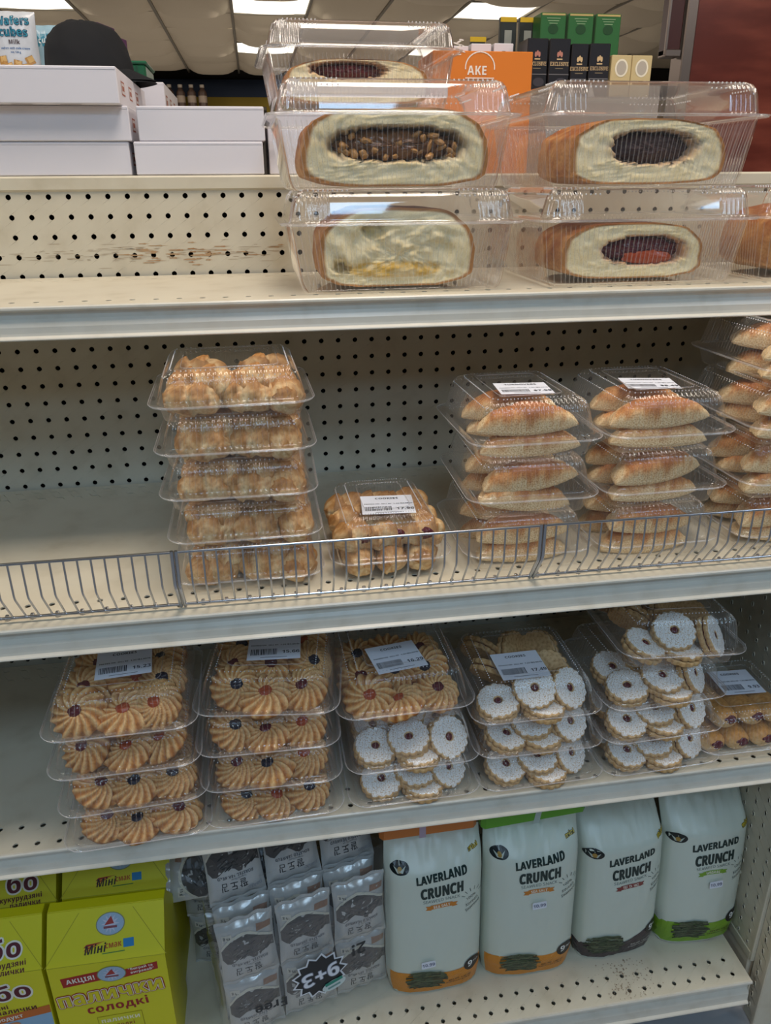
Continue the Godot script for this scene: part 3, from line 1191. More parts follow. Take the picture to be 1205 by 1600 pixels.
func bake(kind: String, called: String, label: String, category: String, group: String, at: Transform3D) -> void:
	if not protos.has(kind):
		protos[kind] = make_kind(kind)
	var t: Node3D = protos[kind].duplicate()
	t.name = numbered(called)
	add_child(t)
	t.transform = at
	tag(t, label, category, group)
	if t.get_child_count() == 1:  # a thing of one piece needs no parts
		var o: MeshInstance3D = t.get_child(0)
		var m := MeshInstance3D.new()
		m.name = t.name
		m.mesh = o.mesh
		m.material_override = o.material_override
		remove_child(t)
		t.free()
		add_child(m)
		m.transform = at
		tag(m, label, category, group)


func lay(tray: Node3D, p: Vector3, turn: float, lean: float, roll := 0.0) -> Transform3D:
	# a place inside a tray: lean tips the top towards the front
	var b := Basis(Vector3.UP, turn) * Basis(Vector3.RIGHT, lean) * Basis(Vector3.BACK, roll)
	return tray.transform * Transform3D(b, p)


# ------------------------------------------------------------------ second shelf: rolled pastries and turnovers
const LEVELS := {1: ["the only tray"], 3: ["bottom tray", "middle tray", "top tray"], 4: ["bottom tray", "second tray up", "third tray up", "top tray"], 5: ["bottom tray", "second tray up", "middle tray", "fourth tray up", "top tray"]}
const SPOT := [["front left", "front middle", "front right"], ["second row left", "second row middle", "second row right"], ["back left", "back middle", "back right"]]


func build_middle() -> void:
	food_shapes()
	clamshell_shapes("pastry", 0.150, 0.152, 0.018, 0.034, 0.0058, 0.0007)
	clamshell_shapes("small", 0.122, 0.150, 0.026, 0.050, 0.0046, 0.0007)
	clamshell_shapes("turnover", 0.138, 0.165, 0.023, 0.046, 0.0056, 0.0009)
	var where := "the tall pastry stack"
	for k in 5:
		var t := clamshell("pastry", "clear tray of rolled pastries, %s in %s" % [LEVELS[5][k], where], P(0.107 + [0.003, 0.002, 0.0, -0.001, -0.002][k], -0.4095 + 0.0497 * k, 0.308), [0.0, 0.01, -0.01, 0.015, 0.03][k], "clear trays of rolled pastries")
		for r in 2:
			for i in 3:
				var kind := "roll%d" % ((k * 2 + i + r) % 4)
				var p := Vector3([-0.039, 0.017, 0.052][i] + rng.randf_range(-0.004, 0.004), 0.0175 + rng.randf_range(0, 0.001), 0.047 - 0.05 * r)
				bake(kind, "rolled_pastry", "rolled pastry underneath, %s of %s in %s" % [SPOT[r][i], LEVELS[5][k], where], "pastry", "rolled pastries in the five-tray stack", lay(t, p, rng.randf_range(-0.25, 0.25) if i < 2 else rng.randf_range(1.1, 1.5), rng.randf_range(-0.3, 0.3)))
				if i < 2:
					var q := Vector3([-0.030, 0.032][i] + rng.randf_range(-0.006, 0.006), 0.0305, 0.037 - 0.05 * r)
					bake("roll%d" % ((k + i + 1) % 4), "rolled_pastry", "rolled pastry on top, %s of %s in %s" % [SPOT[r][i * 2], LEVELS[5][k], where], "pastry", "rolled pastries in the five-tray stack", lay(t, q, rng.randf_range(-0.5, 0.5), rng.randf_range(-0.2, 0.2)))
	var s := clamshell("small", "low single tray of jam pastries with a price label beside the tall stack", P(0.272, -0.4095, 0.307), 0.02, "")
	price_label(s, 0.0735, Vector2(0.002, 0.028), -0.1, "COOKIES", "17.96", 0.062, 0.056)
	for r in 3:
		for i in 3:
			for up in 2:
				if up == 1 and r == 0 and i == 1:
					pass
				var kind := "roll%d%s" % [(i + r + up) % 4, "j" if r == 0 and up == 1 else ""]
				var p := Vector3(-0.037 + 0.037 * i, 0.0185 + 0.027 * up, 0.047 - 0.043 * r)
				bake(kind, "jam_pastry", "small jam pastry, %s, %s layer of the low single tray" % [SPOT[r][i], "upper" if up else "lower"], "pastry", "jam pastries in the low tray", lay(s, p, PI / 2 + rng.randf_range(-0.3, 0.3) if up == 0 else rng.randf_range(-0.4, 0.4), 0.0))
	var cx := [0.438, 0.600, 0.772]
	var said := ["left turnover stack", "middle turnover stack", "rightmost turnover stack"]
	for st in 3:
		var n := 4 if st == 2 else 3
		for k in n:
			var t := clamshell("turnover", "clear tray of turnovers, %s in %s" % [LEVELS[n][k], said[st]], P(cx[st] + rng.randf_range(-0.003, 0.003), -0.4095 + 0.0676 * k, 0.303), rng.randf_range(-0.02, 0.03), "clear trays of turnovers")
			if k == n - 1 and st < 2:
				price_label(t, 0.0665, [Vector2(0.002, 0.016), Vector2(-0.006, 0.020)][st], [-0.12, -0.2][st], "TURNOVERS", ["$7.99", "$8.49"][st], 0.062, 0.052)
			for r in 2:
				for up in 2:
					var p := Vector3(rng.randf_range(-0.004, 0.004), 0.0025 + 0.027 * up, 0.044 - 0.066 * r)
					bake("moon%d" % ((k + r + up + st) % 3), "turnover", "turnover, %s %s, %s of %s" % ["front" if r == 0 else "back", "upper one" if up else "lower one", LEVELS[n][k], said[st]], "turnover", "half-moon turnovers", lay(t, p, rng.randf_range(-0.16, 0.16), 0.08 + 0.12 * up + rng.randf_range(-0.05, 0.06), rng.randf_range(-0.12, 0.12)))


# ------------------------------------------------------------------ third shelf: cookie trays
func cookie_tray(t: Node3D, kind: String, top: bool, tray_said: String, h: float) -> void:
	var jams := ["r", "b", "r", "o"]
	for r in (3 if top else 2):
		for i in 3:
			var x := -0.0425 + 0.0425 * i + rng.randf_range(-0.003, 0.003)
			var z := 0.042 - 0.046 * r + rng.randf_range(-0.004, 0.003)
			var spot: String = SPOT[r][i]
			if kind == "butter":
				var j: String = jams[rng.randi() % 4]
				var col: String = {"r": "red", "b": "blue", "o": "orange"}[j]
				var lean := rng.randf_range(0.35, 0.8) if top else rng.randf_range(0.2, 0.66)
				if i == 1 and r == 0:
					lean = rng.randf_range(0.15, 0.5)
					z += 0.006
				bake("butter%d%s" % [rng.randi() % 3, j], "butter_cookie", "butter cookie, %s jam, %s of %s" % [col, spot, tray_said], "cookie", "ridged butter cookies", lay(t, Vector3(x, 0.003 + 0.027 * sin(lean), z), rng.randf_range(-0.55, 0.55), lean, rng.randf_range(-0.35, 0.35)))
			else:
				var edge := (r > 0 and top) or (i == 2 and r == 0)
				var at := Vector3(x, 0.0, z)
				var turn := rng.randf_range(-1.0, 1.0)
				var lean := rng.randf_range(0.18, 0.42)
				if edge:
					lean = rng.randf_range(0.85, 1.1)
					turn = ([2.5, 0.9, -0.8][i] if r > 0 else 0.75) + rng.randf_range(-0.3, 0.3)
				elif i == 1:
					lean = rng.randf_range(0.42, 0.62) if top else rng.randf_range(0.25, 0.4)
					at.y = 0.011
					var under := Vector3(x + 0.010, 0.003, z + 0.010)
					bake("linzer", "linzer_cookie", "lower sandwich cookie, %s of %s" % [spot, tray_said], "cookie", "scalloped sandwich cookies", lay(t, under, turn + 1.0, 0.06, 0.0))
				var plain := edge and r > 0
				bake("linzer_plain" if plain else "linzer", "linzer_cookie", ("plain" if plain else "sugared") + " sandwich cookie, %s of %s" % [spot, tray_said], "cookie", "scalloped sandwich cookies", lay(t, at + Vector3(0, 0.003 + 0.025 * sin(lean), 0), turn if edge else 0.4 * turn, lean, rng.randf_range(-0.15, 0.15)))


func build_cookies() -> void:
	clamshell_shapes("cookie", 0.152, 0.152, 0.015, 0.037, 0.0058, 0.0008)
	clamshell_shapes("cookie_top", 0.152, 0.152, 0.015, 0.043, 0.0058, 0.0008)
	clamshell_shapes("cookie_high", 0.152, 0.152, 0.015, 0.058, 0.0058, 0.0008)
	clamshell_shapes("cookie_tall", 0.152, 0.152, 0.024, 0.046, 0.0058, 0.0008)
	var nth := ["leftmost cookie stack", "second stack from left", "third stack from left", "fourth stack from left", "fifth stack from left"]
	var y0 := -0.7172
	# for each stack: x of the trays, z, their turn, heights, contents, shapes
	var stacks := [
		[[-0.0475, -0.047, -0.048, -0.0465], 0.357, [0.05, 0.06, 0.02, 0.02], [0.0, 0.0522, 0.1045, 0.157], "bbbb", ["cookie", "cookie", "cookie", "cookie_top"]],
		[[0.117, 0.119, 0.1185, 0.126], 0.348, [0.03, -0.02, -0.02, -0.13], [0.0, 0.0522, 0.1045, 0.157], "bbbb", ["cookie", "cookie", "cookie", "cookie_top"]],
		[[0.295, 0.2925, 0.2825], 0.344, [0.02, 0.02, 0.03], [0.0, 0.0522, 0.126], "llb", ["cookie", "cookie_high", "cookie_tall"]],
		[[0.4625, 0.4575, 0.4515], 0.343, [0.03, 0.0, 0.0], [0.0, 0.0522, 0.1045], "lll", ["cookie", "cookie", "cookie_top"]],
		[[0.629, 0.624, 0.6215, 0.636], 0.342, [0.04, 0.04, 0.06, 0.0], [0.0, 0.0522, 0.1045, 0.166], "llll", ["cookie", "cookie", "cookie_top", "cookie_tall"]]]
	for s in 5:
		var st: Array = stacks[s]
		var n: int = st[0].size()
		for k in n:
			var kind := "butter" if st[4][k] == "b" else "linzer"
			var top: bool = k == n - 1
			var t := clamshell(st[5][k], "clear tray of %s, %s in %s" % ["butter cookies" if kind == "butter" else "sandwich cookies", LEVELS[n][k], nth[s]], P(st[0][k], y0 + st[3][k], st[1]), st[2][k], "clear trays of cookies", Vector3(0, 0, -0.06) if s == 4 and top else Vector3.ZERO)
			cookie_tray(t, kind, top, "%s in %s" % [LEVELS[n][k], nth[s]], 0.04)
			if top and s < 4:
				price_label(t, [0.0565, 0.0565, 0.0685, 0.0565][s], [Vector2(0.002, 0.004), Vector2(0.006, 0.006), Vector2(-0.006, 0.030), Vector2(-0.012, 0.026)][s], [0.08, 0.06, 0.14, 0.02][s], "COOKIES", ["15.23", "15.66", "16.29", "17.49"][s], 0.063, 0.058)
	var f := clamshell("cookie_tall", "clear lidded tray of long jam-filled rolls at the right end of the cookie shelf", P(0.772, y0, 0.338), 0.0, "")
	price_label(f, 0.0675, Vector2(0.008, -0.008), -0.05, "COOKIES", "9.93", 0.060, 0.056)
	for i in 4:
		bake("log%d" % (i % 2), "jam_roll", "long golden jam roll lying front to back, %s in the right end tray" % ["first from left", "second from left", "third from left", "fourth from left"][i], "pastry", "long jam rolls", lay(f, Vector3(-0.054 + 0.036 * i, 0.0185, 0.004), rng.randf_range(-0.05, 0.05), 0.0))
	for i in 3:
		bake("log%d" % ((i + 1) % 2), "jam_roll", "long golden jam roll resting on top, %s in the right end tray" % ["left", "middle", "right"][i], "pastry", "long jam rolls", lay(f, Vector3(-0.036 + 0.036 * i, 0.046, -0.004), rng.randf_range(-0.05, 0.05), -0.1))


# ------------------------------------------------------------------ top shelf: loaves in deep clear boxes
func outline(a: float, wx: float, h: float, seed_: float) -> Vector2:
	var c := cos(a)
	var s := sin(a)
	var x := signf(c) * pow(absf(c), 0.62) * wx
	var y := (pow(absf(s), 0.72) if s > 0.0 else -pow(absf(s), 0.5) * 0.55) * h * 0.64
	var k := 1.0 + 0.05 * N(Vector3(c, s, seed_) * 1.2, 1.3)
	return Vector2(x * k, y * k + h * 0.35)


func loaf(label: String, box: Node3D, at: Vector3, turn: float, wx: float, h: float, length: float, fill: String, hole: Array, seed_: int) -> void:
	# hole: x, y, half width, half height of the filling seen in the cut face
	var t := thing("filled_loaf", label, "bread loaf", Vector3.ZERO, 0.0, "cut filled loaves in clear boxes")
	t.transform = box.transform * Transform3D(Basis(Vector3.UP, turn), at)
	var W := 72
	var crust := MB.new()
	var rows := []
	var cols := []
	for j in 22:
		var v := j / 21.0
		var shrink := 1.0 if v < 0.7 else sqrt(maxf(0.0, 1.0 - pow((v - 0.7) / 0.3, 2.2))) * 0.98 + 0.02
		if j == 0:
			shrink = 0.985
		var row := PackedVector3Array()
		var cc := []
		for i in W:
			var a := TAU * i / W
			var q := outline(a, wx, h, seed_)
			var n := N(Vector3(q.x * 30, q.y * 30, v * 4.0 + seed_), 1.2)
			var mid := Vector2(0, h * 0.30)
			q = mid + (q - mid) * shrink * (1.0 + 0.02 * n)
			row.append(Vector3(q.x, maxf(q.y, 0.0), -v * length))
			var b := clampf(0.45 + 0.8 * n + 0.45 * sin(a), 0, 1)
			cc.append(lin("dcaa6c").lerp(lin("a05c2c"), b) if sin(a) > -0.5 else lin("c4935a"))
		rows.append(row)
		cols.append(cc)
	crust.grid(rows, true, false, cols)
	var cr := obj("crust", crust, M.baked, t)
	cr.set_meta("label", "golden brown crust")
	var crumb := MB.new()
	rows = []
	cols = []
	for j in 27:
		var v := 1.0 - j / 26.0
		var row := PackedVector3Array()
		var cc := []
		for i in W:
			var a := TAU * i / W
			var q := outline(a, wx, h, seed_)
			var mid := Vector2(hole[0], hole[1]) if hole.size() else Vector2(0, h * 0.4)
			q = mid + (q - mid) * v * 0.992
			q.y = maxf(q.y, 0.0003)
			var d := 0.0
			var n := N(Vector3(q.x * 60, q.y * 60, seed_ * 3.0), 1.3) + 0.5 * N(Vector3(q.x * 200, q.y * 200, seed_), 1.2)
			if hole.size():
				var e := pow(absf((q.x - hole[0]) / hole[2]), 2.6) + pow(absf((q.y - hole[1]) / hole[3]), 2.2)
				e += 0.5 * n
				d = -0.020 * (1.0 - smoothstep(0.75, 1.2, e))
			else:
				var torn := N(Vector3(q.x * 26, q.y * 34, seed_ + 4.0), 1.3)
				d = 0.010 * torn * (1.0 - pow(v, 6.0))
				d -= 0.022 * (1.0 - smoothstep(0.6, 1.15, pow((q.x + 0.026) / 0.015, 2.0) + pow((q.y - h * 0.72) / 0.010, 2.0) + 0.5 * n))
				d -= 0.022 * (1.0 - smoothstep(0.6, 1.15, pow((q.x + 0.066) / 0.010, 2.0) + pow((q.y - h * 0.24) / 0.006, 2.0) + 0.4 * n))
			if v < 0.97:
				d += 0.0022 * n
			row.append(Vector3(q.x, q.y, d))
			var k := lin("fcf0d0").lerp(lin("edd6a0"), clampf(0.3 + n * 0.9, 0, 1))
			if fill == "cheese":
				k = k.lerp(lin("dcb04a"), clampf(0.75 + n, 0, 1) * (1.0 - smoothstep(0.75, 1.2, pow((q.x + 0.004) / 0.056, 4.0) + pow((q.y - h * 0.22) / (h * 0.10), 2.0) + 0.4 * n)))
			if v > 0.95:
				k = lin("b27a42")
			elif hole.size():
				var e2 := pow(absf((q.x - hole[0]) / hole[2]), 2.6) + pow(absf((q.y - hole[1]) / hole[3]), 2.2) + 0.4 * n
				var soak: Color = {"walnut": lin("8a6138"), "poppy": lin("a4705a"), "jam": lin("b4552c"), "cherry": lin("a8502c")}[fill]
				k = k.lerp(soak, 0.75 * (1.0 - smoothstep(0.8, 1.7, e2)))
			cc.append(k)
		rows.append(row)
		cols.append(cc)
	crumb.grid(rows, true, true, cols)
	obj("crumb", crumb, M.crumb, t).set_meta("label", "pale cut crumb face")
	if hole.size():
		var m := MB.new()
		rows = []
		for j in 15:
			var v := 1.0 - j / 14.0
			var row := PackedVector3Array()
			for i in 56:
				var a := TAU * i / 56
				var k := 1.0 + 0.22 * N(Vector3(cos(a), sin(a), seed_ * 2.0) * 1.5, 1.6)
				var q := Vector2(hole[0] + cos(a) * hole[2] * v * k * 0.98, hole[1] + sin(a) * hole[3] * v * k * 0.98)
				row.append(Vector3(q.x, q.y, -0.016 + 0.011 * (1.0 - pow(v, 3.0)) + 0.004 * N(Vector3(q.x * 90, q.y * 90, seed_), 1.6)))
			rows.append(row)
		m.grid(rows, true, true)
		obj("filling", m, {"walnut": M.syrup, "poppy": M.poppy, "jam": M.jam, "cherry": M.jam}[fill], t)
		if fill == "walnut":
			for k in 26:
				var nut := obj("walnut_piece", lump(k % 5, Vector3(0.0065, 0.005, 0.005), 0.45, 1.9, 12, 8) if not SHAPES.has("nut%d" % (k % 5)) else SHAPES["nut%d" % (k % 5)], M.walnut, t)
				SHAPES["nut%d" % (k % 5)] = nut.mesh
				nut.position = Vector3(hole[0] + hole[2] * rng.randf_range(-0.9, 0.9), hole[1] + hole[3] * rng.randf_range(-0.75, 0.6), rng.randf_range(-0.009, -0.004))
				nut.rotation = Vector3(rng.randf() * 3, rng.randf() * 3, rng.randf() * 3)
				nut.scale = Vector3(rng.randf_range(0.5, 1.2), rng.randf_range(0.45, 0.9), rng.randf_range(0.4, 0.8))
		if fill == "jam":
			var mb := MB.new()
			for k in 5:
				pass
			var streak := obj("orange_jam", lump(9, Vector3(0.034, 0.008, 0.004), 0.35, 1.8, 24, 10), M.jam_orange, t)
			streak.position = Vector3(hole[0] + 0.006, hole[1] - hole[3] * 0.55, -0.006)
			mb = null


func build_loaves() -> void:
	clamshell_shapes("loaf", 0.255, 0.215, 0.074, 0.036, 0.0058, 0.0016)
	var y1 := -0.1022
	var z := 0.160
	var lb := clamshell("loaf", "clear deep box with the torn yellow crumbed loaf, lower left on the top shelf", P(0.308, y1, z), 0.0, "clear deep loaf boxes")
	var lm := clamshell("loaf", "clear deep box with the walnut loaf, stacked on the lower left box", P(0.299, y1 + 0.1085, z - 0.002), 0.01, "clear deep loaf boxes")
	var rb := clamshell("loaf", "clear deep box with the red jam loaf, lower right on the top shelf", P(0.600, y1, z), -0.01, "clear deep loaf boxes")
	var rm := clamshell("loaf", "clear deep box with the dark poppy seed loaf, stacked on the right", P(0.592, y1 + 0.1085, z), 0.012, "clear deep loaf boxes")
	var rr := clamshell("loaf", "clear deep box cut off by the right edge of the top shelf view", P(0.880, y1, z - 0.01), 0.0, "clear deep loaf boxes")
	var lt := clamshell("loaf", "clear deep box with the cherry loaf, topmost and set furthest back", P(0.300, 0.1055, -0.125), 0.03, "clear deep loaf boxes")
	loaf("torn pale loaf with yellow sweet cheese, in the lower left clear box", lb, Vector3(-0.004, 0.004, 0.078), 0.0, 0.091, 0.088, 0.15, "cheese", [], 3)
	loaf("walnut loaf with dark syrupy walnut filling, in the box stacked at left", lm, Vector3(0.003, 0.004, 0.082), 0.0, 0.106, 0.081, 0.15, "walnut", [0.0, 0.043, 0.074, 0.017], 5)
	loaf("jam loaf with red and orange filling, in the lower right clear box", rb, Vector3(0.004, 0.004, 0.060), 0.0, 0.092, 0.066, 0.14, "jam", [0.016, 0.033, 0.052, 0.016], 8)
	loaf("poppy seed loaf with almost black filling, in the box stacked at right", rm, Vector3(0.016, 0.004, 0.062), 0.0, 0.098, 0.072, 0.15, "poppy", [0.006, 0.040, 0.052, 0.018], 11)
	loaf("brown crusted loaf at the right edge of the top shelf view", rr, Vector3(0.0, 0.004, 0.070), 0.0, 0.095, 0.085, 0.15, "cherry", [0.0, 0.045, 0.05, 0.018], 14)
	loaf("cherry loaf with orange crust and red filling, in the topmost rear box", lt, Vector3(-0.006, 0.010, 0.082), 0.0, 0.102, 0.056, 0.14, "cherry", [-0.012, 0.042, 0.050, 0.010], 17)


# ------------------------------------------------------------------ on top of the gondola, and behind it
func carton(called: String, label: String, category: String, lo: Vector3, hi: Vector3, m: Material, group := "", turn := 0.0, round_ := 0.0012) -> Node3D:
	var mid := Vector3((lo.x + hi.x) / 2, lo.y, (lo.z + hi.z) / 2)
	var t := thing(called, label, category, mid + Vector3(0, FL, 0), turn, group)
	var mb := MB.new()
	mb.box(lo - mid, hi - mid, round_)
	obj("box_body", mb, m, t)
	return t


func build_top() -> void:
	var cake := "white cardboard cake boxes on the gondola top"
	var spec := [
		["lowest white cake box of the left stack, shaded by the boxes above", [-0.37, 0.0262, -0.29], [-0.017, 0.0672, -0.012]],
		["middle white cake box of the left stack, with a shaded front", [-0.37, 0.0678, -0.29], [-0.012, 0.1095, -0.010]],
		["topmost white cake box of the left stack, jutting forward below the cap", [-0.37, 0.1100, -0.28], [-0.0185, 0.1525, 0.010]],
		["lower white cake box beside the left stack, with shrink wrap glints", [-0.010, 0.0262, -0.27], [0.160, 0.0670, -0.006]],
		["upper white cake box beside the left stack, left of the loaves", [-0.002, 0.0676, -0.27], [0.164, 0.1095, -0.008]],
		["white cake box half hidden behind the left stack, below the green tray", [-0.12, 0.1105, -0.56], [0.011, 0.1675, -0.302]],
		["white box under the topmost loaf box, mostly hidden behind loaves", [0.168, 0.0262, -0.25], [0.42, 0.1035, -0.022]]]
	for s in spec:
		var lo := Vector3(s[1][0], s[1][1], s[1][2])
		var hi := Vector3(s[2][0], s[2][1], s[2][2])
		var t := carton("cake_box", s[0], "box", lo, hi, M.card, cake)
		var w := hi.x - lo.x
		var h := hi.y - lo.y
		var pr := MB.new()
		var side := plane_map(Vector3(w / 2, 0, 0), Vector3.FORWARD, Vector3.UP)
		var ink := lin("a8604e")
		for k in 3:
			shape_into(pr, rect(Vector2(-0.1 + 0.07 * k, h * 0.5), 0.03, h * 0.4), ink, side, 0.0002)
			shape_into(pr, rect(Vector2(-0.1 + 0.07 * k, h * 0.5), 0.026, h * 0.3), lin("d8d0cc"), side, 0.0003)
			shape_into(pr, rect(Vector2(-0.1 + 0.07 * k, h * 0.5), 0.018, h * 0.14), ink, side, 0.0004)
		var below := plane_map(Vector3(0, 0, (hi.z - lo.z) / 2), Vector3.RIGHT, Vector3.FORWARD)
		for k in 5:
			shape_into(pr, rect(Vector2(-w / 2 + 0.05 + 0.06 * k, 0.006), 0.026, 0.004), lin("8a6a50"), below, -0.0003)
		obj("side_print", pr, M.print, t)
		var seam := MB.new()
		seam.box(Vector3(-w / 2 + 0.001, h - 0.0035, (hi.z - lo.z) / 2 - 0.0004), Vector3(w / 2 - 0.001, h - 0.0028, (hi.z - lo.z) / 2 + 0.0004))
		obj("lid_seam", seam, M.card, t)
	# cap
	var cap := thing("baseball_cap", "black baseball cap lying on the topmost left cake box", "cap", P(-0.082, 0.153, -0.19), 0.0)
	var mb := MB.new()
	var rows := []
	for j in 13:
		var v := j / 12.0
		var row := PackedVector3Array()
		for i in 40:
			var a := TAU * i / 40
			var r := cos(v * PI / 2)
			var k := 1.0 + 0.05 * N(Vector3(cos(a), v * 2.0, sin(a)), 1.6) + 0.012 * cos(a * 6.0)
			row.append(Vector3(cos(a) * 0.062 * pow(r, 0.62) * k - 0.004 * v, 0.078 * pow(sin(v * PI / 2), 0.85) * k, sin(a) * 0.068 * pow(r, 0.62) * k))
		rows.append(row)
	mb.grid(rows, true, true)
	obj("crown", mb, M.plush, cap)
	var brim := MB.new()
	rows = []
	for j in 9:
		var row := PackedVector3Array()
		for i in 21:
			var a := -1.25 + 2.5 * i / 20.0
			var r := 0.054 + 0.040 * j / 8.0 * cos(a * 1.1)
			row.append(Vector3(cos(a) * r, 0.020 - 0.016 * j / 8.0 - 0.006 * sin(a) * sin(a), sin(a) * 0.068))
		rows.append(row)
	brim.grid(rows)
	for r in rows.size():
		for i in rows[r].size():
			rows[r][i] = rows[r][i] - Vector3(0, 0.003, 0)
	brim.grid(rows, false, true)
	obj("brim", brim, M.plush, cap)
	obj("button", lump(2, Vector3(0.006, 0.0035, 0.006), 0.05, 1.0, 12, 6), M.plush, cap).position = Vector3(-0.004, 0.078, 0)
	# wafer bags
	wafer_bag("white wafer cube bag with blue lettering left of the black cap", P(-0.178, 0.153, -0.18), 0.062, 0.088, 0.05, true)
	wafer_bag("pale blue snack bag partly hidden between wafer bag and cap", P(-0.143, 0.153, -0.245), 0.05, 0.082, -0.2, false)
	for k in 2:
		var b := carton("purple_box", ["taller purple box standing behind the black cap", "lower purple box to the right behind the black cap"][k], "box", [Vector3(-0.125, 0.153, -0.40), Vector3(-0.085, 0.153, -0.35)][k] + (Vector3(0, 0.0145, -0.02) if k == 0 else Vector3(0.018, 0.0145, 0.0)), [Vector3(-0.078, 0.258, -0.36), Vector3(-0.050, 0.232, -0.31)][k], mat(Color("5a3358"), 0.5), "purple boxes behind the cap", -0.3)
		var pb := MB.new()
		shape_into(pb, rect(Vector2(0, 0.06 if k == 0 else 0.045), 0.024, 0.012), lin("b58aa0"), plane_map(Vector3(0, 0, 0.0202 if k == 0 else 0.0202), Vector3.RIGHT, Vector3.UP), 0.0004)
		obj("front_print", pb, M.print, b)
	var gt := thing("green_tray", "dark green plastic tray behind the brim of the cap", "tray", P(-0.045, 0.168, -0.44))
	var tm := MB.new()
	tm.box(Vector3(-0.04, 0, -0.06), Vector3(0.022, 0.034, 0.06), 0.003)
	obj("tray_body", tm, mat(Color("1d5a3c"), 0.4), gt)
	var rim := MB.new()
	rim.box(Vector3(-0.043, 0.034, -0.062), Vector3(0.025, 0.039, 0.062), 0.002)
	obj("tray_rim", rim, mat(Color("24694a"), 0.4), gt)
	for i in 3:
		var bar := MB.new()
		bar.box(Vector3(-0.03 + 0.018 * i, 0.004, 0.0602), Vector3(-0.027 + 0.018 * i, 0.032, 0.0615))
		obj("rib", bar, mat(Color("164630"), 0.5), gt)
	# orange display box
	var ob := carton("orange_box", "orange cardboard display box with white bakery lettering behind the loaves", "box", Vector3(0.44, 0.0262, -0.34), Vector3(0.606, 0.2075, -0.22), mat(Color("d9791f"), 0.5))
	var op := MB.new()
	var om := plane_map(Vector3(-0.005, 0, 0.06), Vector3.RIGHT, Vector3.UP)
	var wh := lin("f0e4d8")
	text_into(op, "AKE", Vector2(-0.005, 0.154), 0.013, wh, om, 0.0006)
	for k in 14:
		var a := PI * k / 13.0
		shape_into(op, rect(Vector2(0.0 + cos(a) * 0.024, 0.158 + sin(a) * 0.022), 0.0055, 0.0018, a + PI / 2), wh, om, 0.0006)
	shape_into(op, rect(Vector2(0.0, 0.143), 0.048, 0.0016), wh, om, 0.0006)
	for k in 9:
		shape_into(op, oval(Vector2(-0.04 + 0.004 * (k % 3), 0.176 + 0.0025 * k), 0.009 - 0.0006 * k, 0.0012, 8, 0.4 * sin(k * 2.0)), wh, om, 0.0006)
	obj("front_print", op, M.print, ob)
	var flaps := [[0.502, 0.530, 0.228], [0.535, 0.571, 0.232], [0.576, 0.611, 0.233]]
	for k in 3:
		var c := carton("white_carton", "small white carton behind the orange box, %s of three" % ["left", "middle", "right"][k], "box", Vector3(flaps[k][0], 0.0262, -0.40), Vector3(flaps[k][1], flaps[k][2] + 0.004, -0.345), M.card, "white cartons behind the orange box")
		var ph := MB.new()
		shape_into(ph, rect(Vector2(0, flaps[k][2] - 0.036), 0.006, 0.004), lin("3a3a3a"), plane_map(Vector3(0, 0, 0.0275), Vector3.RIGHT, Vector3.UP), 0.0004)
		obj("front_print", ph, M.print, c)
	# tea boxes on a grey carton
	carton("display_tray", "grey cardboard tray under the black tea boxes", "tray", Vector3(0.615, 0.0262, -0.38), Vector3(0.87, 0.150, -0.295), mat(Color("8d857e"), 0.8))
	var dark := mat(Color("211f23"), 0.4)
	var xs := [[0.622, 0.659], [0.662, 0.699], [0.702, 0.732], [0.735, 0.772]]
	for k in 4:
		var top: float = [0.239, 0.239, 0.232, 0.233][k]
		var c := carton("tea_box", "black tea box with gold crest, %s in the row" % ["leftmost", "second from left", "third from left", "rightmost"][k], "tea box", Vector3(xs[k][0], 0.1502, -0.35), Vector3(xs[k][1], top, -0.30), dark, "black tea boxes")
		var tp := MB.new()
		var pm := plane_map(Vector3(0, 0, 0.025), Vector3.RIGHT, Vector3.UP)
		var gold := lin("d8b98a")
		var h := top - 0.1502
		for q in [-1, 0, 1]:
			shape_into(tp, oval(Vector2(q * 0.0032, h - 0.024 + (0.002 if q == 0 else 0.0)), 0.002, 0.0042, 10), lin("c08070") if k < 2 else gold, pm, 0.0004)
		shape_into(tp, rect(Vector2(0, h - 0.031), 0.010, 0.002), gold, pm, 0.0004)
		text_into(tp, "EXCLUSIVE", Vector2(0, h - 0.038), 0.0058, gold, pm, 0.0004, "serif", 0, 0.0, 0.72)
		shape_into(tp, rect(Vector2(0, h - 0.045), 0.014, 0.0012), lin("8a7a60"), pm, 0.0004)
		shape_into(tp, rect(Vector2(0, h - 0.054), 0.036 if k != 2 else 0.029, 0.0015), lin("6d6a6c"), pm, 0.0004)
		shape_into(tp, PackedVector2Array([Vector2(-0.018, 0.0), Vector2(-0.004, 0.0), Vector2(-0.013, 0.024)]), lin("d8d2cc"), pm, 0.0005)
		shape_into(tp, oval(Vector2(0.004, h - 0.066), 0.010, 0.007, 14), lin("3d3a40"), pm, 0.0004)
		obj("front_print", tp, M.print, c)
	carton("riser_carton", "plain dark carton hidden behind the black tea boxes", "box", Vector3(0.55, 0.0262, -0.475), Vector3(0.87, 0.226, -0.41), mat(Color("3a3632"), 0.8))
	var green := mat(Color("2f6a34"), 0.5)
	var gx := [[0.652, 0.696], [0.705, 0.749], [0.758, 0.802]]
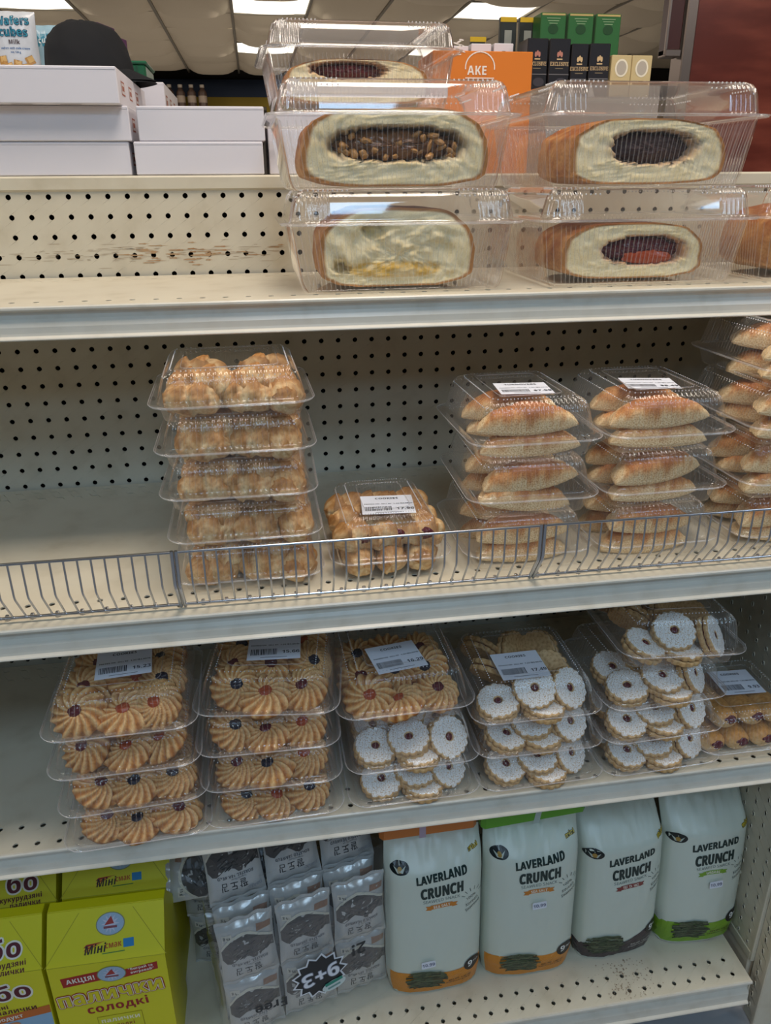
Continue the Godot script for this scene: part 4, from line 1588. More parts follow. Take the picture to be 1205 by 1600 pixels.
	for k in 3:
		var c := carton("green_tea_box", "green box with pale lettering standing above the black tea boxes, %s" % ["leftmost", "middle", "rightmost"][k], "tea box", Vector3(gx[k][0] + 0.03, 0.2262, -0.46), Vector3(gx[k][1] + 0.034, 0.297, -0.415), green, "green tea boxes")
		var gp := MB.new()
		var pm := plane_map(Vector3(0, 0, 0.0225), Vector3.RIGHT, Vector3.UP)
		shape_into(gp, rect(Vector2(0, 0.068), 0.044, 0.003), lin("c8b070"), pm, 0.0004)
		shape_into(gp, oval(Vector2(0, 0.045), 0.010, 0.008, 16), lin("1d4a24"), pm, 0.0004)
		for q in 3:
			shape_into(gp, rect(Vector2(0, 0.062 - 0.004 * q), 0.026 - 0.005 * q, 0.0013), lin("8fae80"), pm, 0.0005)
		obj("front_print", gp, M.print, c)
	var yx := [[0.565, 0.592, 0.264], [0.620, 0.652, 0.297], [0.658, 0.690, 0.297]]
	for k in 3:
		var c := carton("yellow_top_box", "black and white box with a bright yellow top edge, %s" % ["lowest at left", "middle", "right beside the green boxes"][k], "tea box", Vector3(yx[k][0], 0.2262, -0.475) , Vector3(yx[k][1], yx[k][2], -0.4645), mat(Color("2a2c28"), 0.5), "yellow topped boxes")
		var yp := MB.new()
		var pm := plane_map(Vector3(0, 0, 0.0053), Vector3.RIGHT, Vector3.UP)
		var h: float = yx[k][2] - 0.2262
		shape_into(yp, rect(Vector2(0, h - 0.004), 0.031, 0.008), lin("d8b021"), pm, 0.0004)
		shape_into(yp, rect(Vector2(0, h * 0.45), 0.014, h * 0.5), lin("9a9a90"), pm, 0.0004)
		obj("front_print", yp, M.print, c)
	for k in 2:
		var x: float = [0.776, 0.814][k]
		var c := carton("gold_box", "cream and gold tea box to the right of the black ones, %s" % ["left of the pair", "right of the pair"][k], "tea box", Vector3(x, 0.1502, -0.35), Vector3(x + 0.037, 0.216, -0.30), mat(Color("cdb888"), 0.45), "gold tea boxes")
		var gp := MB.new()
		var pm := plane_map(Vector3(0, 0, 0.025), Vector3.RIGHT, Vector3.UP)
		shape_into(gp, oval(Vector2(0, 0.046), 0.012, 0.014, 20), lin("efe6d0"), pm, 0.0004)
		shape_into(gp, oval(Vector2(0, 0.046), 0.009, 0.011, 20), lin("b8aea0"), pm, 0.0006)
		shape_into(gp, rect(Vector2(0, 0.022), 0.03, 0.003), lin("8a6a3a"), pm, 0.0004)
		obj("front_print", gp, M.print, c)
	# packages on a far shelf under the blue wall band
	var fs := thing("far_shelf", "dark store shelf far away below the yellow wall band", "shelf", P(-0.8, -1.3, -10.7))
	var fm := MB.new()
	fm.box(Vector3(-1.5, 0, -0.2), Vector3(1.2, 2.24, 0.2), 0.01)
	obj("shelf_body", fm, mat(Color("2e2a26"), 0.8), fs)
	var fl := MB.new()
	fl.box(Vector3(-1.5, 2.2, 0.2), Vector3(1.2, 2.245, 0.23), 0.005)
	obj("shelf_edge", fl, mat(Color("4a453c"), 0.7), fs)
	for k in 4:
		var j := thing("far_bottle", "tiny dark bottle on the far shelf, %s of four" % ["leftmost", "second from left", "third from left", "rightmost"][k], "bottle", P(-0.84 + 0.14 * k, 0.9455, -10.6), 0.0, "bottles on the far shelf")
		var bm := MB.new()
		bm.grid([circle(0.05, 0.0, 16), circle(0.055, 0.02, 16), circle(0.055, 0.17, 16), circle(0.03, 0.205, 16), circle(0.024, 0.23, 16)], true, true)
		bm.fan(circle(0.024, 0.23, 16), Vector3(0, 0.23, 0), true)
		obj("bottle_body", bm, mat(Color("5a463c"), 0.4), j)
		var cm := MB.new()
		cm.grid([circle(0.03, 0.225, 16), circle(0.03, 0.26, 16)], true, true)
		cm.fan(circle(0.03, 0.26, 16), Vector3(0, 0.26, 0), true)
		obj("bottle_cap", cm, mat(Color("c8beb0"), 0.5), j)
		var lm := MB.new()
		lm.grid([circle(0.0562, 0.05, 16), circle(0.0562, 0.13, 16)], true, true)
		obj("bottle_label", lm, mat(Color("b0a090"), 0.6), j)


func wafer_bag(label: String, at: Vector3, w: float, h: float, turn: float, lettered: bool) -> void:
	var t := thing("snack_bag", label, "snack bag", at, turn)
	var f := pillow_f(w, h, 0.022, 0.0015, 3 if lettered else 8)
	obj("bag_body", pillow(f, w, h), mat(Color("cfd2d6") if lettered else Color("9fc0cf"), 0.3), t)
	var pr := MB.new()
	var pm := func(p: Vector2, hh: float) -> Vector3: return f.call(p.x / (w / 2), p.y / h, 1.0) + Vector3(0, 0, hh)
	if lettered:
		var blue := lin("2d7f96")
		outlined(pr, "Wafers", Vector2(0, h * 0.86), 0.0105, blue, lin("20405a"), 0.0006, pm, 0.0006, "sans", 0, 0.04, 0.95)
		outlined(pr, "cubes", Vector2(0, h * 0.70), 0.0105, blue, lin("20405a"), 0.0006, pm, 0.0006, "sans", 0, 0.0, 1.0)
		text_into(pr, "Milk", Vector2(0, h * 0.56), 0.0055, lin("4a3a3a"), pm, 0.0006)
		text_into(pr, "wafers with milk cream", Vector2(0, h * 0.47), 0.0026, lin("3a6aa0"), pm, 0.0006)
		text_into(pr, "net 130 g", Vector2(0, h * 0.41), 0.0024, lin("3a6aa0"), pm, 0.0006)
		for q in [[-0.012, 0.2, 0.3], [0.0, 0.24, -0.2], [0.010, 0.19, 0.15], [0.018, 0.3, 0.4], [-0.02, 0.3, 0.1], [-0.004, 0.12, 0.0]]:
			shape_into(pr, rect(Vector2(q[0], q[1] * h), 0.0115, 0.0105, q[2]), lin("b98a4c"), pm, 0.0007)
			shape_into(pr, rect(Vector2(q[0] + 0.001, q[1] * h + 0.0015), 0.0085, 0.007, q[2]), lin("d8b070"), pm, 0.0009)
	else:
		shape_into(pr, rect(Vector2(0, h * 0.75), w * 0.7, h * 0.2), lin("3f8fa8"), pm, 0.0006)
		text_into(pr, "cubes", Vector2(0, h * 0.75), 0.008, lin("f0f4f4"), pm, 0.0008)
	obj("front_print", pr, M.gloss_print, t)


func pillow_f(w: float, h: float, d: float, wrinkle: float, seed_: int) -> Callable:
	# (-1..1, 0..1, side) -> a point of a sealed pouch
	return func(s: float, v: float, side: float) -> Vector3:
		var edge := pow(maxf(0.0, 1.0 - pow(absf(s), 2.4)), 0.6) * pow(maxf(0.0, 1.0 - pow(absf(v * 2.0 - 1.0), 4.0)), 0.6)
		var n := N(Vector3(s * 2.2 + seed_ * 3.1, v * 2.2, side), 1.2) + 0.6 * N(Vector3(s * 5.0 + v * 4.0, v * 3.0, seed_ * 1.7 + side), 1.3)
		var mouth := pow(absf(v * 2.0 - 1.0), 8.0)
		return Vector3(s * w / 2 * (1.0 - 0.05 * sin(PI * v)), v * h, side * (d / 2 * edge + 0.0004) + wrinkle * n * (edge * 0.8 + 0.25) * side + wrinkle * 0.8 * mouth * sin(s * 9.0 + seed_))


func pillow(f: Callable, _w: float, _h: float, nu := 20, nv := 24) -> MB:
	var mb := MB.new()
	for side in [1.0, -1.0]:
		var rows := []
		for j in nv + 1:
			var row := PackedVector3Array()
			for i in nu + 1:
				row.append(f.call(2.0 * i / nu - 1.0, float(j) / nv, side))
			rows.append(row)
		mb.grid(rows, false, side < 0)
	return mb


# ------------------------------------------------------------------ bottom shelf
func hangul(mb: MB, at: Vector2, s: float, turn: float, col: Color, pm: Callable, h: float) -> void:
	var bars := [
		[[0.32, 0.95, 0.56, 0.1], [0.2, 0.78, 0.1, 0.3], [0.45, 0.78, 0.1, 0.3], [0.32, 0.6, 0.6, 0.1], [0.78, 0.75, 0.1, 0.52], [0.9, 0.76, 0.16, 0.09], [0.52, 0.42, 0.6, 0.08], [0.78, 0.32, 0.09, 0.2], [0.52, 0.23, 0.6, 0.08], [0.26, 0.13, 0.09, 0.2], [0.54, 0.03, 0.64, 0.08]],
		[[0.5, 0.95, 0.6, 0.1], [0.24, 0.77, 0.1, 0.34], [0.5, 0.58, 0.6, 0.1], [0.5, 0.33, 0.1, 0.36], [0.5, 0.12, 0.9, 0.1]],
		[[0.34, 0.95, 0.5, 0.1], [0.54, 0.74, 0.1, 0.44], [0.8, 0.74, 0.1, 0.56], [0.5, 0.4, 0.56, 0.08], [0.5, 0.03, 0.56, 0.08], [0.25, 0.21, 0.09, 0.44], [0.75, 0.21, 0.09, 0.44]]]
	for k in 3:
		for b in bars[k]:
			var q := (Vector2(b[0] - 0.5 + (k - 1) * 1.12, b[1] - 0.5) * s).rotated(turn)
			shape_into(mb, rect(at + q, b[2] * s, b[3] * s, turn), col, pm, h)


func seaweed_pack(label: String, at: Vector3, rot: Vector3, variant: int) -> void:
	var t := thing("seaweed_pack", label, "snack pack", at, 0.0, "small silver seaweed packs")
	t.rotation = rot
	var key := "pack%d" % (variant % 3)
	var w := 0.083
	var h := 0.106
	if not SHAPES.has(key):
		var f := pillow_f(w, h, 0.023, 0.0024, 11 + variant % 3)
		SHAPES[key] = pillow(f, w, h, 18, 22).mesh()
		var pm := func(p: Vector2, hh: float) -> Vector3: return f.call(p.x / (w / 2), p.y / h, 1.0) + Vector3(0, 0, hh)
		var pr := MB.new()
		var g := RandomNumberGenerator.new()
		g.seed = 90 + variant % 3
		# a dark heap of laver sheets across the upper half, lettering upside down below it
		var hill := PackedVector2Array()
		for i in 15:
			var x := -0.039 + 0.078 * i / 14.0
			hill.append(Vector2(x, h * (0.62 + 0.22 * sin(PI * pow(i / 14.0, 0.8))) + g.randf_range(-0.002, 0.002)))
		for i in 15:
			var x := 0.039 - 0.078 * i / 14.0
			hill.append(Vector2(x, h * (0.44 + 0.05 * sin(i * 0.9)) + g.randf_range(-0.0015, 0.0015)))
		shape_into(pr, hill, lin("504d4b"), pm, 0.0005)
		for k in 26:
			var x := g.randf_range(-0.034, 0.034)
			var top := 0.54 + 0.16 * sin(PI * clampf((x + 0.039) / 0.078, 0, 1))
			shape_into(pr, oval(Vector2(x, h * g.randf_range(0.47, top)), g.randf_range(0.003, 0.009), 0.0012, 7, g.randf_range(0.1, 0.7)), lin("333233") if k % 3 else lin("6a6763"), pm, 0.0007)
		shape_into(pr, rect(Vector2(0.026, h * 0.86), 0.022, 0.010, -0.1), lin("94725c"), pm, 0.0005)
		shape_into(pr, rect(Vector2(-0.028, h * 0.84), 0.014, 0.010), lin("c8c2b4"), pm, 0.0005)
		text_into(pr, "15 g", Vector2(-0.028, h * 0.84), 0.004, lin("55524e"), pm, 0.0008, "sans", 0, PI)
		var ink := lin("5a5a60")
		text_into(pr, "ROASTED SEAWEED", Vector2(0.0, h * 0.355), 0.0046, ink, pm, 0.0006, "sans", 0, PI, 0.95)
		text_into(pr, "Original Flavor", Vector2(0.004, h * 0.31), 0.0026, ink, pm, 0.0006, "thin", 0, PI)
		var arch := PackedVector2Array()
		for i in 15:
			arch.append(Vector2(-0.039 + 0.078 * i / 14.0, h * (0.655 + 0.22 * sin(PI * pow(i / 14.0, 0.8)))))
		for i in 15:
			arch.append(Vector2(0.039 - 0.078 * i / 14.0, h * (0.61 + 0.22 * sin(PI * pow(1.0 - i / 14.0, 0.8)))))
		shape_into(pr, arch, lin("cbc6b6"), pm, 0.0009)
		hangul(pr, Vector2(-0.004, h * 0.215), 0.0125, PI, lin("2c2c30"), pm, 0.0006)
		text_into(pr, "paldo", Vector2(0.026, h * 0.12), 0.0062, lin("8a8c92"), pm, 0.0006, "thin", 0, PI)
		SHAPES[key + "_print"] = pr.mesh()
		var cr := MB.new()
		for top in [0.0, 1.0]:
			var rows := []
			for j in 3:
				var row := PackedVector3Array()
				for i in 49:
					var s := 2.0 * i / 48.0 - 1.0
					var p: Vector3 = f.call(s, top, 1.0)
					row.append(p + Vector3(0, (0.0028 * j * (1.0 if top > 0 else -1.0)) + (0.0011 * (i % 2) * (1.0 if top > 0 else -1.0) if j == 2 else 0.0), 0.0006 * sin(j * 2.2)))
				rows.append(row)
			cr.grid(rows)
		SHAPES[key + "_crimp"] = cr.mesh()
	obj("pouch", SHAPES[key], M.foil, t)
	obj("front_print", SHAPES[key + "_print"], M.gloss_print, t)
	obj("crimped_seal", SHAPES[key + "_crimp"], M.foil, t)


func seaweed() -> void:
	var col := ["left", "middle", "right"]
	var o := P(0.148, -1.1685, 0.346)
	var b := Basis(Vector3.UP, 0.23) * Basis(Vector3(0, 0, 1), 0.015)
	for layer in 2:
		for r in 3 if layer == 1 else 2:
			for i in 3:
				var p := Vector3(-0.0845 + 0.0845 * i, 0.006 + 0.1135 * r + rng.randf_range(-0.002, 0.002), -0.030 * layer - (0.012 if r == 2 else 0.0))
				seaweed_pack("silver seaweed pack, %s column, %s row, %s layer of the large bundle" % [col[i], ["bottom", "upper", "topmost"][r], "front" if layer == 0 else "rear"], o + b * p, Vector3(-0.06 - (0.25 if r == 2 else 0.0), 0.23, 0.015 + rng.randf_range(-0.02, 0.02)), i + r * 2 + layer)
	# the printed outer film
	var film := thing("film_bundle", "clear printed film wrapped round the large bundle of seaweed packs", "film wrap", o, 0.0, "")
	film.rotation = Vector3(-0.05, 0.23, 0.015)
	var rows := []
	var mb := MB.new()
	for j in 37:
		var v := j / 36.0
		var row := PackedVector3Array()
		for i in 110:
			var a := TAU * i / 110
			var x := signf(cos(a)) * pow(absf(cos(a)), 0.28) * 0.136
			var z := signf(sin(a)) * pow(absf(sin(a)), 0.55) * 0.046
			var n := N(Vector3(x * 26, v * 7.0, z * 30), 1.2) + 0.8 * N(Vector3(x * 60, v * 22.0, z * 60), 1.4)
			var close := 1.0 if v < 0.8 else 1.0 - 0.75 * (v - 0.8) / 0.2
			row.append(Vector3(x * (1.0 + 0.012 * n), v * 0.262, z * close * (1.0 + 0.10 * n) - 0.016 - 0.004 * n))
		rows.append(row)
	mb.grid(rows, true, true)
	obj("film", mb, M.film, film)
	var pr := MB.new()
	var pm := func(p: Vector2, hh: float) -> Vector3: return Vector3(p.x, p.y, 0.0325 + hh - 0.25 * p.x * p.x)
	var c := Vector2(0.010, 0.098)
	shape_into(pr, star(c, 0.033, 0.042, 13, 1.05), lin("e4e6ea"), pm, 0.0)
	shape_into(pr, star(c, 0.030, 0.038, 13, 1.05), lin("1c1e24"), pm, 0.0004)
	outlined(pr, "9+3", c + Vector2(0.001, 0.0), 0.026, lin("e8eaf0"), lin("8c90a0"), 0.0012, pm, 0.0008, "sans", 0, PI + 0.12, 1.0)
	shape_into(pr, oval(c + Vector2(0.020, -0.028), 0.019, 0.0095, 20, 0.2), lin("d0dcd8"), pm, 0.0012)
	shape_into(pr, rect(c + Vector2(0.020, -0.022), 0.028, 0.006, 0.2), lin("1f8a74"), pm, 0.0014)
	shape_into(pr, rect(c + Vector2(0.020, -0.0305), 0.020, 0.0035, 0.2), lin("6f9a94"), pm, 0.0016)
	text_into(pr, "Free", Vector2(-0.066, 0.074), 0.017, lin("26282e"), pm, 0.0006, "sans", 0, PI)
	text_into(pr, "2!", Vector2(0.073, 0.12), 0.022, lin("26282e"), pm, 0.0006, "sans", 0, PI)
	obj("film_print", pr, M.gloss_print, film)
	# a second bundle behind on the left
	for k in 6:
		var where: String = ["standing at the bottom left", "standing above the bottom left one", "standing at the bottom, further right", "standing above that, further right", "lying across the top", "lying across the top, further right"][k]
		var at: Vector3 = [Vector3(0.005, -1.172, 0.235), Vector3(0.002, -1.062, 0.238), Vector3(0.09, -1.172, 0.235), Vector3(0.088, -1.062, 0.235), Vector3(0.055, -0.945, 0.262), Vector3(0.165, -0.935, 0.262)][k]
		var rr: Vector3 = [Vector3(0, 0, 0), Vector3(0, 0, 0.03), Vector3.ZERO, Vector3.ZERO, Vector3(-0.7, 0.0, 1.57), Vector3(-0.7, 0.0, 1.55)][k]
		seaweed_pack("silver seaweed pack of the rear bundle, %s" % where, at + Vector3(0, FL, 0), rr, k + 1)


func bag_f(H: float, W: float, D: float, fold: float, seed_: int) -> Callable:
	return func(s: float, v: float, side: float) -> Vector3:
		var hw := W / 2 * (0.93 + 0.07 * minf(1.0, v * 9.0)) * (1.0 - 0.03 * smoothstep(0.82, 1.0, v))
		var top := smoothstep(0.80, 1.0, v) if fold < 0.5 else clampf((v - 0.77) / 0.23, 0.0, 1.0)
		var hd := D / 2 * (0.80 + 0.20 * minf(1.0, v * 8.0)) * (1.0 - 0.90 * top) * (1.0 + 0.1 * sin(PI * minf(v / 0.85, 1.0)))
		var n := N(Vector3(s * 2.0, v * 3.0, seed_ * 3.3 + side), 1.2)
		var crease := N(Vector3(s * 6.0 + v * 5.0, v * 5.0 - s * 3.0, seed_ * 2.1 + side), 1.4)
		var e := pow(maxf(0.0, 1.0 - pow(absf(s), 3.0)), 0.42)
		var z := side * hd * e + (0.0016 * n + 0.0006 * crease + top * (0.011 * crease + 0.009 * n) * (1.0 if fold > 0.5 else 0.5)) * e * side
		return Vector3(hw * s * (1.0 + 0.012 * n), H * v - fold * 0.012 * top * top, z - fold * 0.034 * top)


func snack_pouch(label: String, at: Vector3, turn: float, lean: float, H: float, fold: float, band: String, ribbon: String, flavour: String, seed_: int, low: bool) -> void:
	var t := thing("seaweed_snack_bag", label, "snack bag", at, turn, "tall seaweed snack bags")
	t.rotation = Vector3(lean, turn, 0)
	var W := 0.153 if fold < 0.5 else 0.143
	var f := bag_f(H, W, 0.070, fold, seed_)
	obj("bag_body", pillow(f, W, H, 30, 44), mat(Color("d5d9c9"), 0.34), t)
	var pr := MB.new()
	var pm := func(p: Vector2, hh: float) -> Vector3: return f.call(clampf(p.x / (W / 2), -1, 1), p.y / H, 1.0) + Vector3(0, 0, hh)
	var ink := lin("16312c")
	var dy := -0.030 if fold > 0.5 else 0.0
	var bc := lin(band)
	# coloured foot with a wavy upper edge
	var foot := PackedVector2Array()
	for i in 17:
		foot.append(Vector2(-0.0725 + 0.145 * i / 16.0, 0.002))
	for i in 17:
		var u := 1.0 - i / 16.0
		foot.append(Vector2(-0.0725 + 0.145 * u, (0.034 + 0.022 * u * u + 0.005 * sin(u * 9.0)) if low else (0.042 + 0.016 * u + 0.007 * sin(u * 5.0 + 1.0))))
	shape_into(pr, foot, bc, pm, 0.0005)
	# emblem
	var e := Vector2(-0.056, 0.250 + dy)
	shape_into(pr, oval(e, 0.0140, 0.0088, 24), lin("15191a"), pm, 0.0005)
	shape_into(pr, PackedVector2Array([e + Vector2(-0.009, 0.003), e + Vector2(0, -0.004), e + Vector2(0.009, 0.003), e + Vector2(0.004, -0.006), e + Vector2(-0.004, -0.006)]), lin("b8c0b4"), pm, 0.0008)
	shape_into(pr, oval(e + Vector2(0, -0.002), 0.0035, 0.004, 12), lin("a8843c"), pm, 0.0010)
	shape_into(pr, rect(e + Vector2(0, 0.006), 0.001, 0.006), lin("b8c0b4"), pm, 0.0008)
	# name
	outlined(pr, "LAVERLAND", Vector2(0.006, 0.236 + dy), 0.0125, ink, ink, 0.00045, pm, 0.0005, "sans", 0, 0.10, 0.82, 0.05)
	outlined(pr, "CRUNCH", Vector2(0.006, 0.2105 + dy), 0.0185, ink, ink, 0.0007, pm, 0.0005, "sans", 0, 0.07, 0.64, 0.05)
	text_into(pr, "SEAWEED SNACK", Vector2(0.005, 0.1945 + dy), 0.0055, lin("6a7672"), pm, 0.0005, "thin", 0, 0.06)
	var rc := lin(ribbon)
	shape_into(pr, rect(Vector2(0.005, 0.1835 + dy), 0.034, 0.0078, 0.05), rc, pm, 0.0006)
	for s in [-1, 1]:
		var q := Vector2(0.005 + s * 0.019, 0.182 + dy + s * 0.001)
		shape_into(pr, PackedVector2Array([q + Vector2(-s * 0.003, 0.004), q + Vector2(s * 0.006, 0.0035), q + Vector2(s * 0.003, 0.0), q + Vector2(s * 0.006, -0.0035), q + Vector2(-s * 0.003, -0.004)]), rc, pm, 0.0005)
	text_into(pr, flavour, Vector2(0.005, 0.1835 + dy), 0.0050, lin("f4ead8"), pm, 0.0009, "sans", 0, 0.05, 0.9)
	# hand-written burst
	var h := Vector2(0.054, 0.178 + dy)
	for k in 6:
		var a := 0.35 + 0.48 * k
		shape_into(pr, rect(h + Vector2(cos(a) * 0.016, 0.008 + sin(a) * 0.015), 0.0060, 0.0009, a), ink, pm, 0.0006)
	text_into(pr, "100%", h + Vector2(-0.002, 0.009), 0.0050, ink, pm, 0.0006, "thin", 0, 0.3)
	text_into(pr, "Korean", h + Vector2(0, -0.001), 0.0058, ink, pm, 0.0006, "thin", 0, 0.35, 0.9, 0.15)
	text_into(pr, "Seaweed", h + Vector2(0.001, -0.010), 0.0058, ink, pm, 0.0006, "thin", 0, 0.35, 0.85, 0.15)
	outlined(pr, "mini", Vector2(0.060, 0.262 + dy), 0.0058, lin("e0c23a"), lin("3a3420"), 0.0006, pm, 0.0005, "sans", 0, 0.2)
	# heap of crisp laver
	var g := RandomNumberGenerator.new()
	g.seed = seed_
	var hx := -0.028 if low else -0.018
	var hy := 0.010
	for k in 26:
		var v := k / 25.0
		var q := PackedVector2Array()
		var mid := Vector2(hx + g.randf_range(-0.006, 0.006), hy + 0.004 + 0.038 * v)
		var half := 0.030 - 0.012 * absf(v - 0.5)
		for i in 9:
			q.append(mid + Vector2(-half + 2 * half * i / 8.0, 0.0016 + g.randf_range(-0.0009, 0.0009) + 0.003 * sin(i * 0.5)))
		for i in 9:
			q.append(mid + Vector2(half - 2 * half * i / 8.0, -0.0012 + g.randf_range(-0.0009, 0.0009) + 0.003 * sin((8 - i) * 0.5)))
		shape_into(pr, q, [lin("2c3a24"), lin("46533a"), lin("1e281a"), lin("5a6448")][k % 4], pm, 0.0014 + 0.00003 * k)
	# round count badge and the net weight
	var n := Vector2(0.057, 0.050)
	shape_into(pr, oval(n, 0.0145, 0.0125, 22, 0.2), lin("23211f"), pm, 0.0012)
	text_into(pr, "9", n + Vector2(-0.004, 0.001), 0.0115, lin("f0eee8"), pm, 0.0015)
	text_into(pr, "PCS", n + Vector2(0.0065, 0.002), 0.004, lin("f0eee8"), pm, 0.0015)
	text_into(pr, "NET WT. 1.62 OZ", Vector2(0.038, 0.024), 0.0036, lin("4a2a14") if not low else lin("d8d0c8"), pm, 0.0012, "sans", 0, 0.06)
	text_into(pr, "9 PACKS x 5.1 g (46 g)", Vector2(0.036, 0.0175), 0.0030, lin("4a2a14") if not low else lin("d8d0c8"), pm, 0.0012, "sans", 0, 0.06)
	obj("front_print", pr, M.gloss_print, t)


func sticker(bag: String, p: Vector2, z: float, text: String) -> void:
	var b: Node3D = get_node(bag)
	var mb := MB.new()
	var pm := plane_map(Vector3(p.x, p.y, z), Vector3(0.99, 0.05, -0.02), Vector3(-0.05, 0.99, 0.0))
	shape_into(mb, rect(Vector2.ZERO, 0.023, 0.0125), lin("e8e8ee"), pm, 0.0)
	shape_into(mb, rect(Vector2.ZERO, 0.020, 0.0125 + 0.0015), lin("e8e8ee"), pm, -0.0001)
	text_into(mb, text, Vector2.ZERO, 0.006, lin("6a6a80"), pm, 0.0003)
	obj("price_sticker", mb, M.print, b)


func yellow_box(label: String, at: Vector3, design: int, turn: float) -> void:
	var t := thing("snack_carton", label, "carton", at, turn, "yellow corn snack cartons")
	var w := 0.156
	var d := 0.100
	var h := 0.2155
	var mb := MB.new()
	mb.extrude(PackedVector2Array([Vector2(0, 0.0006), Vector2(-0.0006, 0), Vector2(-d, 0), Vector2(-d, h), Vector2(-0.060, h + 0.054), Vector2(-0.043, h + 0.054), Vector2(-0.0006, h + 0.0005), Vector2(0, h - 0.0006)]), -w / 2, w / 2)
	var yellow := mat(Color("d8cf12"), 0.45)
	obj("box_body", mb, yellow, t)
	var up := Vector3(0, 0.054, -0.0430).normalized()
	var front := plane_map(Vector3(0, 0, 0), Vector3.RIGHT, Vector3.UP)
	var slope := plane_map(Vector3(0, h, 0), Vector3.RIGHT, up)
	var fl := MB.new()
	if design == 2:
		fl.xf = Transform3D(Basis(Vector3.RIGHT, 0.25), Vector3(0, h + 0.0545, -0.043))
		fl.box(Vector3(-0.040, -0.006, 0), Vector3(0.040, 0.024, 0.0008), 0.0003)
	else:
		fl.xf = Transform3D(Basis(Vector3.RIGHT, 0.0), Vector3(0, h + 0.0542, -0.0515))
		fl.box(Vector3(-w / 2, 0, -0.008), Vector3(w / 2, 0.001, 0.008), 0.0004)
	obj("top_flap", fl, yellow, t)
	var cr := MB.new()
	cr.col = lin("a8a010")
	for s in [-1, 1]:
		cr.poly(rect(Vector2(s * 0.058, 0.033), 0.0008, 0.078, s * 0.6), slope, 0.0002)
	cr.poly(rect(Vector2(0, 0.0005), w - 0.002, 0.0009), slope, 0.0003)
	obj("fold_line", cr, M.print, t)
	var pr := MB.new()
	var red := lin("a8231c")
	var maroon := lin("5e1722")
	var white := lin("ece6d8")
	if design == 1 or design == 2:
		var y := 0.188
		shape_into(pr, PackedVector2Array([Vector2(-0.064, y + 0.006), Vector2(-0.010, y + 0.012), Vector2(-0.010, y - 0.006), Vector2(-0.062, y - 0.012)]), red, front, 0.0002)
		shape_into(pr, PackedVector2Array([Vector2(0.018, y + 0.008), Vector2(0.066, y + 0.016), Vector2(0.066, y + 0.002), Vector2(0.018, y - 0.007)]), red, front, 0.0002)
		text_into(pr, "АКЦІЯ!", Vector2(-0.038, y - 0.001), 0.0085, white, front, 0.0005, "sans", 0, 0.09)
		text_into(pr, "\"Виграй та", Vector2(0.043, y + 0.009), 0.0045, white, front, 0.0005, "sans", 0, 0.12)
		text_into(pr, "вигравай\"", Vector2(0.045, y + 0.0025), 0.0045, white, front, 0.0005, "sans", 0, 0.12)
		emblem(pr, Vector2(0.004, y + 0.004), front)
		emblem(pr, Vector2(0.006, 0.047), slope)
		outlined(pr, "палички", Vector2(-0.002, 0.154), 0.026, lin("d8c020"), lin("a82c1c"), 0.0032, front, 0.0003, "sans", 0, 0.09, 0.92)
		outlined(pr, "палички", Vector2(-0.002, 0.154), 0.026, lin("dccb1c"), lin("f0e8d0"), 0.0018, front, 0.0007, "sans", 0, 0.09, 0.92)
		outlined(pr, "палички", Vector2(-0.002, 0.154), 0.026, lin("dccb1c"), lin("a85a1c"), 0.0006, front, 0.0011, "sans", 0, 0.09, 0.92)
		text_into(pr, "солодкі", Vector2(0.004, 0.127), 0.0155, lin("9a1d22"), front, 0.0003, "sans", 0, 0.08, 1.05)
		shape_into(pr, rect(Vector2(0.004, 0.094), 0.062, 0.032, 0.04), lin("a89810"), front, 0.0002)
		shape_into(pr, rect(Vector2(0.004, 0.094), 0.060, 0.030, 0.04), lin("d2cc20"), front, 0.0004)
		text_into(pr, "палички", Vector2(0.004, 0.100), 0.009, lin("f0e8c0"), front, 0.0006, "sans", 0, 0.05)
		text_into(pr, "солодкі", Vector2(0.004, 0.088), 0.007, lin("9a5a1c"), front, 0.0006, "sans", 0, 0.05)
		# maker's mark on the sloping top
		for k in 3:
			shape_into(pr, PackedVector2Array([Vector2(-0.030, 0.012 + 0.004 * k), Vector2(-0.012 + 0.006 * k, 0.022 + 0.002 * k), Vector2(-0.026, 0.016 + 0.004 * k)]), [lin("c8641c"), lin("c03a1c"), lin("a82a1c")][k], slope, 0.0003)
		text_into(pr, "Міні", Vector2(-0.014, 0.018), 0.011, lin("2c2416"), slope, 0.0005, "sans", 0, 0.05, 0.9, 0.2)
		text_into(pr, "смак", Vector2(0.010, 0.020), 0.008, lin("b8581c"), slope, 0.0005, "sans", 0, 0.05, 0.8)
		shape_into(pr, rect(Vector2(0.030, 0.021), 0.014, 0.011, 0.03), lin("2a7fb8"), slope, 0.0004)
		shape_into(pr, rect(Vector2(0.010, 0.011), 0.030, 0.0012, 0.03), lin("4a7f3a"), slope, 0.0004)
	else:
		outlined(pr, "бо", Vector2(0.034, 0.182), 0.027, maroon, white, 0.0030, front, 0.0003, "sans", 0, 0.08, 1.15)
		outlined(pr, "бо", Vector2(0.030, 0.032), 0.024, maroon, white, 0.0024, slope, 0.0003, "sans", 0, 0.06, 1.15)
		text_into(pr, "кукурудзяні", Vector2(0.058, 0.012), 0.0072, maroon, slope, 0.0004, "sans", 1, 0.05)
		text_into(pr, "палички", Vector2(0.056, 0.003), 0.0072, maroon, slope, 0.0004, "sans", 1, 0.05)
		text_into(pr, "кукурудзяні", Vector2(0.024, 0.153), 0.008, maroon, front, 0.0004, "sans", 1, 0.07)
		text_into(pr, "палички", Vector2(0.060, 0.146), 0.009, maroon, front, 0.0004, "sans", 1, 0.07)
